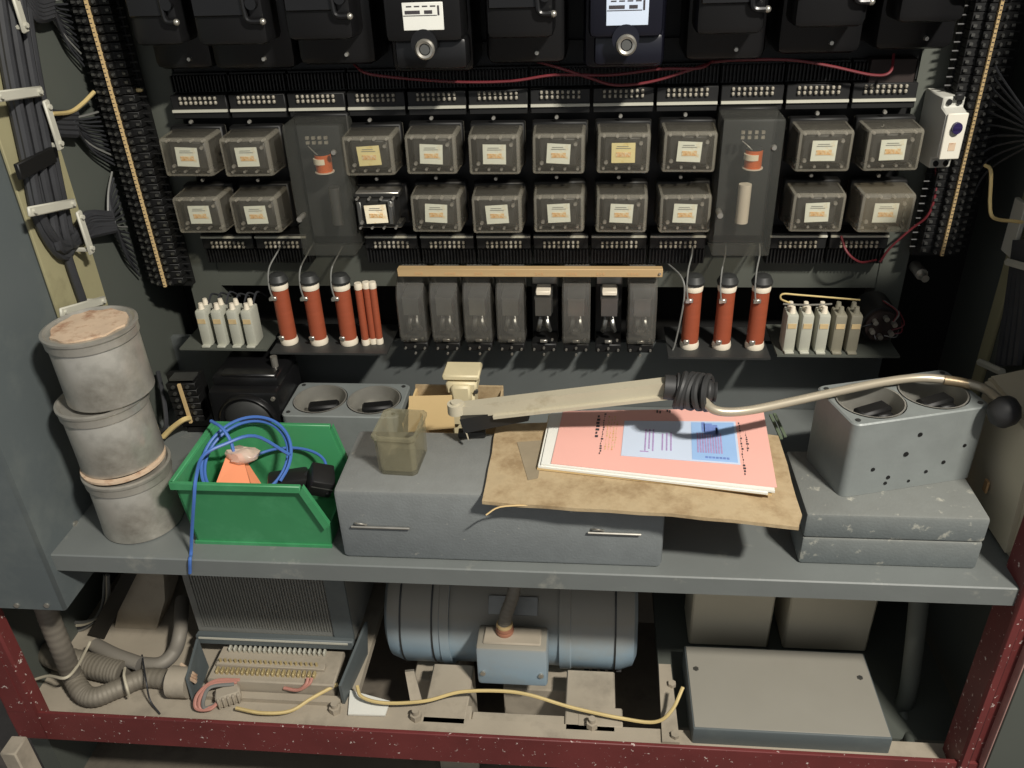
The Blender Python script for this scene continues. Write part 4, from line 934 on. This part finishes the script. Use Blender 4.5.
fx_ = thing('beige_contactor', 'beige plastic switch unit standing in the torn cardboard box', 'switch', (fx.x, 0.985, 0.004))
hz = PY(464, 368, 0.985).z-0.004
obj('body', B().box((0, 0, hz*0.42), (0.034, 0.034, hz*0.84), 0.003), 'beigeplastic', fx_)
obj('head', B().box((0, 0, hz-0.022), (0.042, 0.036, 0.018), 0.003), 'beigeplastic', fx_)
obj('cap', B().box((0, 0.002, hz-0.006), (0.050, 0.040, 0.008), 0.002), 'beigeplastic', fx_)
obj('front_cover', B().box((0.0, -0.020, hz-0.030), (0.026, 0.010, 0.030), 0.003), 'beigeplastic', fx_)
obj('foot_post', B().box((-0.008, -0.021, hz-0.062), (0.011, 0.009, 0.026), 0.001).box((0.008, -0.021, hz-0.062), (0.011, 0.009, 0.026), 0.001), 'beigeplastic', fx_)
obj('side_screw', B().cyl((0.020, -0.018, hz-0.026), 0.003, 0.004, 'Y', 8), 'steel', fx_)
# black device with round window
bd = thing('black_relay_case', 'black moulded device with round glass eye behind the green bin', 'device', (-0.485, 1.02, 0.0))
obj('case', B().box((0, 0, 0.052), (0.104, 0.10, 0.104), 0.008, 2), 'bakelite', bd)
obj('lid', B().box((0, 0.01, 0.108), (0.098, 0.085, 0.02), 0.006, 2).box((0.005, -0.02, 0.118), (0.08, 0.02, 0.006), 0.002), 'bakelite', bd)
obj('bezel', B().lathe([(0.036, 0), (0.036, 0.006), (0.040, 0.008), (0.043, 0.004), (0.043, 0)], 32, Matrix.Translation((0.004, -0.05, 0.058)) @ Matrix.Rotation(PI/2, 4, 'X')), 'bakelite', bd)
obj('window', B().lathe([(0.037, 0), (0.033, 0.005), (0.02, 0.010), (0, 0.012)], 28, Matrix.Translation((0.004, -0.05, 0.058)) @ Matrix.Rotation(PI/2, 4, 'X')), 'darkgrey', bd)
obj('screw', SCR4, None, bd, (0.044, -0.05, 0.094))
obj('stud', B().cyl((0.035, 0.0, 0.124), 0.005, 0.02, 'Z', 10), 'silver', bd)
# small black terminal strip at left with yellow wire
q0, q1 = PY(196, 416, 1.02), PY(184, 378, 1.02)
ts = thing('terminal_strip', 'short black screw-terminal strip behind the tins', 'terminal strip', q0, (0, math.atan2((q1-q0).x, (q1-q0).z), 0))
Ls = (q1-q0).length
obj('backing', B().bx(-0.026, 0.026, 0, 0.012, -0.02, Ls+0.006), 'black', ts)
for k in range(6):
    o = obj('terminal', B().bx(-0.022, 0.022, -0.016, 0, k*Ls/6+0.0008, (k+1)*Ls/6-0.0008, 0.0006), 'black', ts)
    obj('screw', B().cyl((-0.011, -0.017, (k+0.5)*Ls/6), 0.0026, 0.004, 'Y', 8).cyl((0.011, -0.017, (k+0.5)*Ls/6), 0.0026, 0.004, 'Y', 8), 'steel', o)
obj('marker_strip', B().bx(-0.002, 0.002, -0.020, -0.016, 0, Ls), 'cardlight', ts)
obj('bracket', B().box((0.004, -0.006, Ls+0.006), (0.036, 0.02, 0.003)), 'steel', ts)
obj('foot', B().bx(-0.02, 0.02, 0.0, 0.03, -0.02-max(0.0, q0.z-0.022), -0.018), 'black', ts)
wire([PY(163, 437, 0.98), PY(172, 428, 0.985), PY(183, 420, 0.99), PY(190, 418, 1.0)], 0.004, 'yellowwire', 'thick yellow cable end beside short terminal strip', name='yellow_cable')
wire([PY(158, 372, 1.06), PY(164, 400, 1.02), PY(166, 425, 1.0), PY(160, 432, 1.0)], 0.0035, 'cable', 'dark cable hanging behind the tins', name='dark_cable')

# ================================================================== LOWER COMPARTMENT
def zbox(name, label, cat, x0, x1, y0, y1, z0, z1, m, bev=0.002):
    return tag(obj(name, B().box((0, 0, (z1-z0)/2), (x1-x0, y1-y0, z1-z0), bev), m, None, ((x0+x1)/2, (y0+y1)/2, z0)), label, cat)
struct('floor_tray_left', B().bx(-0.83, -0.34, 0.748, 1.19, -0.345, -0.33), 'dusty')
struct('floor_front_flange', B().bx(-0.34, 0.50, 0.748, 0.790, -0.345, -0.330), 'dusty')
struct('floor_right_bay', B().bx(0.11, 0.53, 0.806, 1.19, -0.36, -0.345), 'sidewall')
# transformer-like grey ribbed housing
rd = thing('ribbed_housing', 'grey ribbed metal housing behind the wiring terminals', 'housing', (-0.475, 0.97, -0.33))
xa, xb, yy = -0.600, -0.352, 0.885
loc(rd, B().bx(xa, xb, yy, 1.08, -0.290, -0.05, 0.002), 'meshgrey', 'body')
rb = B()
for k in range(52): rb.box((xa+0.012+k*(xb-xa-0.024)/51, yy-0.001, -0.165), (0.0018, 0.003, 0.20))
stuff(loc(rd, rb, 'meshgrey', 'fine_rib'))
loc(rd, B().bx(xa, xb, yy-0.012, yy, -0.294, -0.276, 0.002), 'pillar', 'bottom_lip')
loc(rd, B().bx(xa+0.006, xb-0.008, yy-0.0135, yy-0.011, -0.281, -0.278), 'clamp', 'lip_edge')
loc(rd, B().bx(xb-0.03, xb, yy-0.004, yy, -0.276, -0.05), 'pillar', 'side_flange')
loc(rd, B().bx(xa+0.02, xb-0.02, 0.93, 1.06, -0.33, -0.289), 'black', 'plinth')
# angled bracket plates and the multi-way connector
cn = thing('multiway_connector', 'dusty multiway connector with brass pins between two bracket plates', 'connector', (-0.473, 0.85, -0.33))
A_, B_ = PZ(226, 652, -0.300), PZ(340, 658, -0.300); C_, D_ = PZ(202, 681, -0.300), PZ(318, 687, -0.300)
cx0, cx1 = (A_.x+C_.x)/2-0.004, (B_.x+D_.x)/2+0.012
loc(cn, B().bx(cx0, cx1, 0.815, 0.880, -0.33, -0.303, 0.002), 'dusty', 'body')
loc(cn, B().bx(cx0+0.006, cx1-0.02, 0.838, 0.850, -0.303, -0.297, 0.001), 'dusty', 'insulator')
for k in range(20):
    x = cx0+0.012+k*(cx1-cx0-0.045)/19
    loc(cn, B().cyl((x, 0.844, -0.296), 0.0019, 0.010, 'Z', 6), 'brass', 'pin')
    loc(cn, B().box((x, 0.830, -0.300), (0.0035, 0.010, 0.007), 0.0006), 'brass', 'solder_tag')
    loc(cn, B().box((x+0.004, 0.872, -0.299), (0.0032, 0.010, 0.008), 0.0006), 'clamp', 'rear_tag')
loc(cn, B().bx(cx0-0.01, cx1+0.01, 0.800, 0.812, -0.33, -0.322), 'dusty', 'front_strip')
loc(cn, B().hexa([(cx1+0.012, 0.805, -0.33), (cx1+0.016, 0.805, -0.33), (cx1+0.028, 0.90, -0.33), (cx1+0.024, 0.90, -0.33)], [(cx1+0.014, 0.80, -0.285), (cx1+0.018, 0.80, -0.285), (cx1+0.034, 0.905, -0.265), (cx1+0.030, 0.905, -0.265)]), 'pillar', 'bracket_plate')
loc(cn, B().hexa([(cx0-0.016, 0.79, -0.33), (cx0-0.012, 0.79, -0.33), (cx0-0.020, 0.86, -0.33), (cx0-0.024, 0.86, -0.33)], [(cx0-0.022, 0.80, -0.285), (cx0-0.018, 0.80, -0.285), (cx0-0.030, 0.87, -0.280), (cx0-0.034, 0.87, -0.280)]), 'pillar', 'bracket_plate')
# connector plug with pink wires
pg = PZ(228, 694, -0.315)
cpg = thing('cable_plug', 'dusty grey plug with pink wires lying before multiway connector', 'plug', (pg.x, pg.y, -0.33), (0, 0, 0.45))
obj('shell', B().box((0, 0, 0.012), (0.036, 0.022, 0.022), 0.003, 1), 'dusty', cpg)
for k in range(5): obj('rib', B().box((-0.014+k*0.007, -0.011, 0.013), (0.0035, 0.006, 0.018), 0.0008), 'dusty', cpg)
t = thing('pink_wires', 'loop of pink wires joining the grey plug', 'wires', PZ(205, 695, -0.32))
for k in range(3):
    loc(t, B().tube([PZ(240-k*3, 680+k*2, -0.305), PZ(215-k*2, 681+k*3, -0.30), PZ(198+k*3, 694+k*2, -0.305), PZ(196+k*4, 708, -0.318), PZ(210+k*2, 709-k*2, -0.32), PZ(220, 700, -0.318)], 0.0028, 7, 6), 'pinkwire' if k < 2 else 'greywire', 'wire')
for k in range(2): loc(t, B().tube([PZ(284, 688, -0.312), PZ(298, 690, -0.31), PZ(306+k*3, 684, -0.30), PZ(308+k*4, 678, -0.296)], 0.0025, 7, 5), 'pinkwire', 'wire')
for k in range(3): loc(t, B().tube([PZ(196, 676+k*3, -0.295), PZ(186, 668+k*4, -0.292), PZ(181, 664+k*4, -0.29)], 0.0028, 7, 4), 'tinpaper', 'wire')
# yellow wire along the front
zw = -0.318
wire([PZ(236, 708, zw), PZ(262, 713, zw), PZ(290, 711, zw), PZ(312, 698, zw+0.004), PZ(338, 684, zw+0.01)], 0.0026, 'yellowwire', 'yellow wire running from grey plug along front flange', name='yellow_wire')
wire([PZ(357, 686, -0.305), PZ(362, 697, -0.31), PZ(385, 703, -0.312), PZ(425, 701, -0.308), PZ(460, 692, -0.302), PZ(500, 691, -0.30), PZ(530, 695, -0.302), PZ(570, 707, -0.312), PZ(620, 718, -0.318), PZ(655, 722, -0.318), PZ(672, 710, -0.30), PZ(683, 687, -0.28)], 0.0026, 'yellowwire', 'long yellow wire draped in front of the motor', name='yellow_wire')
# corrugated conduits on the left
def hose(name, pts, r, label, ribs=True, m='hose', sub=16, pitch=3):
    return tag(obj(name, B().tube(pts, r, 14, sub, radf=(lambda i, n: 1.0+0.022*math.sin(i*2*PI/pitch)) if ribs else None), m, ang=60), label, 'conduit')
hose('conduit', [PY(42, 596, 0.80), PY(50, 620, 0.80), PY(62, 650, 0.80), PZ(72, 675, -0.300), PZ(83, 693, -0.313), PZ(96, 697, -0.315), PZ(117, 689, -0.315), PZ(145, 678, -0.315), PZ(172, 680, -0.314)], 0.0145, 'smooth-ribbed metal conduit bending sharply at the lower left corner', True, 'hose', 20, 4)
hose('flexible_conduit', [PY(12, 596, 0.86), PY(23, 619, 0.86), PY(40, 645, 0.86), PZ(58, 657, -0.29), PZ(84, 664, -0.310), PZ(106, 669, -0.3105), PZ(124, 673, -0.3105)], 0.0190, 'thick ribbed flexible conduit behind the sharply bent one', True, 'hose', 22, 4)
hose('grey_cable', [PZ(95, 645, -0.30), PZ(115, 655, -0.300), PZ(140, 664, -0.304)], 0.011, 'short smooth grey cable between the conduits', False, 'hosesmooth', 6)
hose('grey_cable', [PZ(140, 664, -0.315), PZ(160, 664, -0.315), PZ(174, 652, -0.31), PZ(180, 632, -0.29), PY(182, 600, 0.96)], 0.011, 'grey cable rising beside the ribbed housing', False, 'hosesmooth', 8)
cp = PZ(176, 683, -0.31)
tag(obj('conduit_clamp', B().cyl((0, 0, 0), 0.023, 0.030, 'X', 16), 'dusty', None, (cp.x+0.008, cp.y, -0.307)), 'dusty end fitting where the conduits meet the bracket', 'fitting')
wire([PZ(30, 681, -0.30), PZ(48, 676, -0.285), PZ(65, 678, -0.268), PZ(76, 668, -0.275), PZ(86, 650, -0.29), PZ(90, 642, -0.29)], 0.0022, 'string', 'pale string tied around the conduits', 'string', 'string')
wire([PZ(125, 668, -0.288), PZ(124, 676, -0.284), PZ(127, 688, -0.290), PZ(129, 696, -0.31)], 0.002, 'string', 'pale cable tie around conduit end', 'cable tie', 'cable_tie')
wire([PZ(142, 655, -0.30), PZ(146, 680, -0.292), PZ(150, 700, -0.318), PZ(160, 714, -0.327)], 0.0013, 'cable', 'thin black wire hanging over the conduit end', 'wire', 'black_wire')
t = thing('cable_loop', 'loose grey and pale cables looping under the shelf at left', 'wires', PY(85, 625, 0.9))
for k in range(4):
    loc(t, B().tube([PY(108-k, 575, 0.92), PY(108-k*2, 600+k*2, 0.92), PY(96-k*2, 618+k*2, 0.92), PY(74, 622+k*3, 0.92), PY(55, 612+k*3, 0.92)], 0.0028, 7, 6), ('greywire', 'string', 'cable', 'greywire')[k], 'cable')
struct('trim_10', B().hexa([PY(88, 634, 0.905), PY(104, 640, 0.905), PY(104, 640, 0.915), PY(88, 634, 0.915)], [PY(122, 574, 0.905), PY(137, 574, 0.905), PY(137, 574, 0.915), PY(122, 574, 0.915)]), 'black')
dpx = [(128, 566), (163, 566), (165, 600), (156, 630), (142, 652), (108, 652), (114, 630)]
db = B(); fa = [db.bm.verts.new(PY(x, y, 0.93)) for x, y in dpx]; fb = [db.bm.verts.new(v.co+Vector((0, 0.05, 0))) for v in fa]
fs_ = [db.bm.faces.new(fa), db.bm.faces.new(fb[::-1])]
for i in range(len(fa)): fs_.append(db.bm.faces.new((fa[i], fb[i], fb[(i+1) % len(fa)], fa[(i+1) % len(fa)])))
bmesh.ops.recalc_face_normals(db.bm, faces=fs_)
tag(obj('dusty_duct', db, 'dusty'), 'dusty tan sheet metal duct behind the conduits', 'duct')
# motor
mo = thing('electric_motor', 'blue-grey dusty electric motor under the shelf', 'motor', (-0.125, 0.99, -0.40))
Mx = lambda x: Matrix.Translation((x, 0.99, -0.30)) @ Matrix.Rotation(PI/2, 4, 'Y')
R_ = 0.092
loc(mo, B().lathe([(0, -0.085), (R_, -0.085), (R_, 0.085), (0, 0.085)], 48, Mx(-0.125)), 'motor', 'stator')
loc(mo, B().lathe([(0, -0.092), (R_*0.80, -0.092), (R_*0.95, -0.085), (R_*1.03, -0.065), (R_*1.03, -0.004), (R_*1.05, -0.002), (R_*1.05, 0.012), (0, 0.012)], 48, Mx(-0.222)), 'motor', 'end_shield')
loc(mo, B().lathe([(0, -0.012), (R_*1.05, -0.012), (R_*1.05, 0.004), (R_*1.03, 0.006), (R_*1.03, 0.080), (R_*0.95, 0.100), (R_*0.80, 0.106), (0, 0.106)], 48, Mx(-0.030)), 'motor', 'end_shield')
for x in (-0.285, -0.236, -0.04, 0.042):
    loc(mo, B().lathe([(R_*1.03, -0.0012), (R_*1.045, -0.0012), (R_*1.045, 0.0012), (R_*1.03, 0.0012)], 48, Mx(x)), 'darkgrey', 'seam')
for j in range(2):
    for k in range(5):
        a = -2.30+0.09*j  # angle around X axis measured from +Y
        y_ = 0.99+R_*1.035*math.cos(a); z_ = -0.30+R_*1.035*math.sin(a)
        loc(mo, B().box((0.0+k*0.0125, y_, z_), (0.008, 0.006, 0.004), rot=Matrix.Rotation(a, 3, 'X')), 'black', 'vent_slot')
loc(mo, B().bx(-0.160, -0.057, 0.842, 0.890, -0.318, -0.242, 0.005, 2), 'motor', 'terminal_box')
loc(mo, B().bx(-0.150, -0.066, 0.850, 0.882, -0.243, -0.2385, 0.002), 'dusty', 'terminal_box_cover')
for x in (-0.151, -0.066): loc(mo, B().cyl((x, 0.841, -0.292), 0.004, 0.004, 'Y', 10), 'silver', 'cover_screw')
gz = PZ(505, 625, -0.23)
for k in range(3): loc(mo, B().lathe([(0.0, 0), (0.0125-0.0006*k, 0), (0.0135-0.0006*k, 0.003), (0.0125-0.0006*k, 0.006), (0, 0.006)], 16, Matrix.Translation((gz.x, 0.872, -0.2385+k*0.0062))), 'gland' if k < 2 else 'cardlight', 'cable_gland')
loc(mo, B().tube([(gz.x, 0.872, -0.222), (gz.x+0.004, 0.872, -0.20), (gz.x+0.014, 0.880, -0.17), (gz.x+0.020, 0.90, -0.13), (gz.x+0.022, 0.93, -0.06)], 0.0095, 12, 14, radf=lambda i, n: 1+0.06*math.sin(i*2.0)), 'hose', 'supply_conduit')
loc(mo, B().box((-0.112, 0.922, -0.236), (0.075, 0.002, 0.028), 0.0005, rot=Matrix.Rotation(-0.75, 3, 'X')), 'steel', 'nameplate')
# feet and mounting rails of the motor
loc(mo, B().bx(-0.13, 0.015, 0.892, 1.06, -0.54, -0.385, 0.002), 'dusty', 'base_plate')
loc(mo, B().bx(-0.275, -0.205, 0.90, 1.06, -0.54, -0.385, 0.002), 'dusty', 'base_plate')
for (x, y, z) in ((0.004, 0.905, -0.385), (-0.245, 0.912, -0.385)): loc(mo, B().cyl((x, y, z), 0.007, 0.008, 'Z', 6), 'dusty', 'bolt')
zs = -0.332
rails = [(-0.243, -0.165, 0.806, 0.90), (-0.02, 0.06, 0.806, 0.862)]
mb = thing('motor_base_frame', 'dusty steel base frame with bolts under the motor', 'base frame', (-0.12, 0.85, -0.54))
loc(mb, B().bx(-0.235, -0.172, 0.780, 0.888, -0.36, -0.33, 0.002), 'dusty', 'cross_rail')
loc(mb, B().bx(-0.03, 0.042, 0.780, 0.888, -0.36, -0.33, 0.002), 'dusty', 'cross_rail')
loc(mb, B().bx(-0.30, -0.165, 0.788, 0.815, -0.372, -0.3305, 0.002), 'dusty', 'front_rail')
loc(mb, B().bx(-0.165, -0.03, 0.788, 0.808, -0.366, -0.334, 0.002), 'dusty', 'front_rail')
loc(mb, B().bx(-0.012, 0.052, 0.788, 0.822, -0.366, -0.329, 0.002), 'dusty', 'front_rail')
loc(mb, B().bx(-0.235, -0.172, 0.855, 0.885, -0.54, -0.36), 'dusty', 'post')
loc(mb, B().bx(-0.03, 0.042, 0.855, 0.885, -0.54, -0.36), 'dusty', 'post')
loc(mb, B().hexa([PZ(411, 705, -0.33), PZ(423, 705, -0.33), PZ(423, 703, -0.34), PZ(411, 703, -0.34)], [PZ(405, 672, -0.31), PZ(414, 671, -0.31), PZ(414, 669, -0.32), PZ(405, 670, -0.32)]), 'dusty', 'stay')
for (x, y) in ((416, 716), (592, 724), (215+120, 709)): 
    p = PZ(x, y, -0.325); loc(mb, B().cyl(p, 0.0085, 0.010, 'Z', 6).cyl(p+Vector((0, 0, 0.008)), 0.005, 0.008, 'Z', 10), 'dusty', 'bolt')
# tie strip right of motor
ti = thing('upright_tie_bar', 'dusty flat bar with bolts left of the grey platform', 'bar', PZ(668, 735, -0.33))
a_, b__ = PZ(671, 742, -0.326), PZ(664, 664, -0.326)
loc(ti, B().hexa([a_+Vector((-0.012, 0, -0.006)), a_+Vector((0.012, 0, -0.006)), b__+Vector((0.010, 0, -0.006)), b__+Vector((-0.008, 0, -0.006))], [a_+Vector((-0.012, 0, 0)), a_+Vector((0.012, 0, 0)), b__+Vector((0.010, 0, 0)), b__+Vector((-0.008, 0, 0))]), 'dusty', 'strip')
for (x, y) in ((675, 735), (672, 684)): loc(ti, B().cyl(PZ(x, y, -0.323), 0.006, 0.006, 'Z', 6), 'dusty', 'bolt')
# foil-like white sheet
tag(obj('white_sheet', slab([PZ(*p, -0.325) for p in ((350, 690), (390, 701), (385, 715), (348, 714))], 0.003), 'paper'), 'small white sheet lying left of the motor base', 'sheet')
# platform and beige boxes at right
pl = thing('grey_platform', 'grey sheet metal cover box at lower right', 'cover box', (0.277, 0.845, -0.345))
loc(pl, B().bx(0.1455, 0.409, 0.770, 0.918, -0.3445, -0.300, 0.003, 2), 'pillar', 'cover')
loc(pl, B().bx(0.148, 0.4065, 0.773, 0.915, -0.3015, -0.2992, 0.0005), 'topsheet', 'top_sheet')
for (x, y) in ((696, 669), (860, 678)): loc(pl, B().cyl(PZ(x, y, -0.299), 0.004, 0.003, 'Z', 6), 'steel', 'screw')
for k, (xa, xb) in enumerate(((688, 767), (782, 866))):
    p, q = PY(xa, 650, 0.96), PY(xb, 652, 0.96)
    t = thing('beige_unit', 'beige box behind the grey platform, %s one' % ('left', 'right')[k], 'box', ((p.x+q.x)/2, 1.0, -0.345), group='beige boxes behind the platform')
    obj('body', B().box((0, 0, 0.13), (q.x-p.x, 0.08, 0.26), 0.003), 'beigebox', t)
    obj('lid_seam', B().box((0, -0.0402, 0.15), (q.x-p.x-0.01, 0.001, 0.0012)), 'cream', t)
hose('drain_pipe', [PY(920, 590, 0.865), PY(916, 630, 0.865), PY(910, 680, 0.865), PY(905, 702, 0.865), PY(896, 712, 0.865), PY(888, 714, 0.865)], 0.0125, 'dark grey pipe curving down at the lower right', False, 'sidewall', 10)
hose('drain_pipe', [PY(903, 712, 0.85), PY(907, 730, 0.83), PZ(910, 746, -0.336)], 0.007, 'thin dark tube below the curved pipe at lower right', False, 'sidewall', 8)
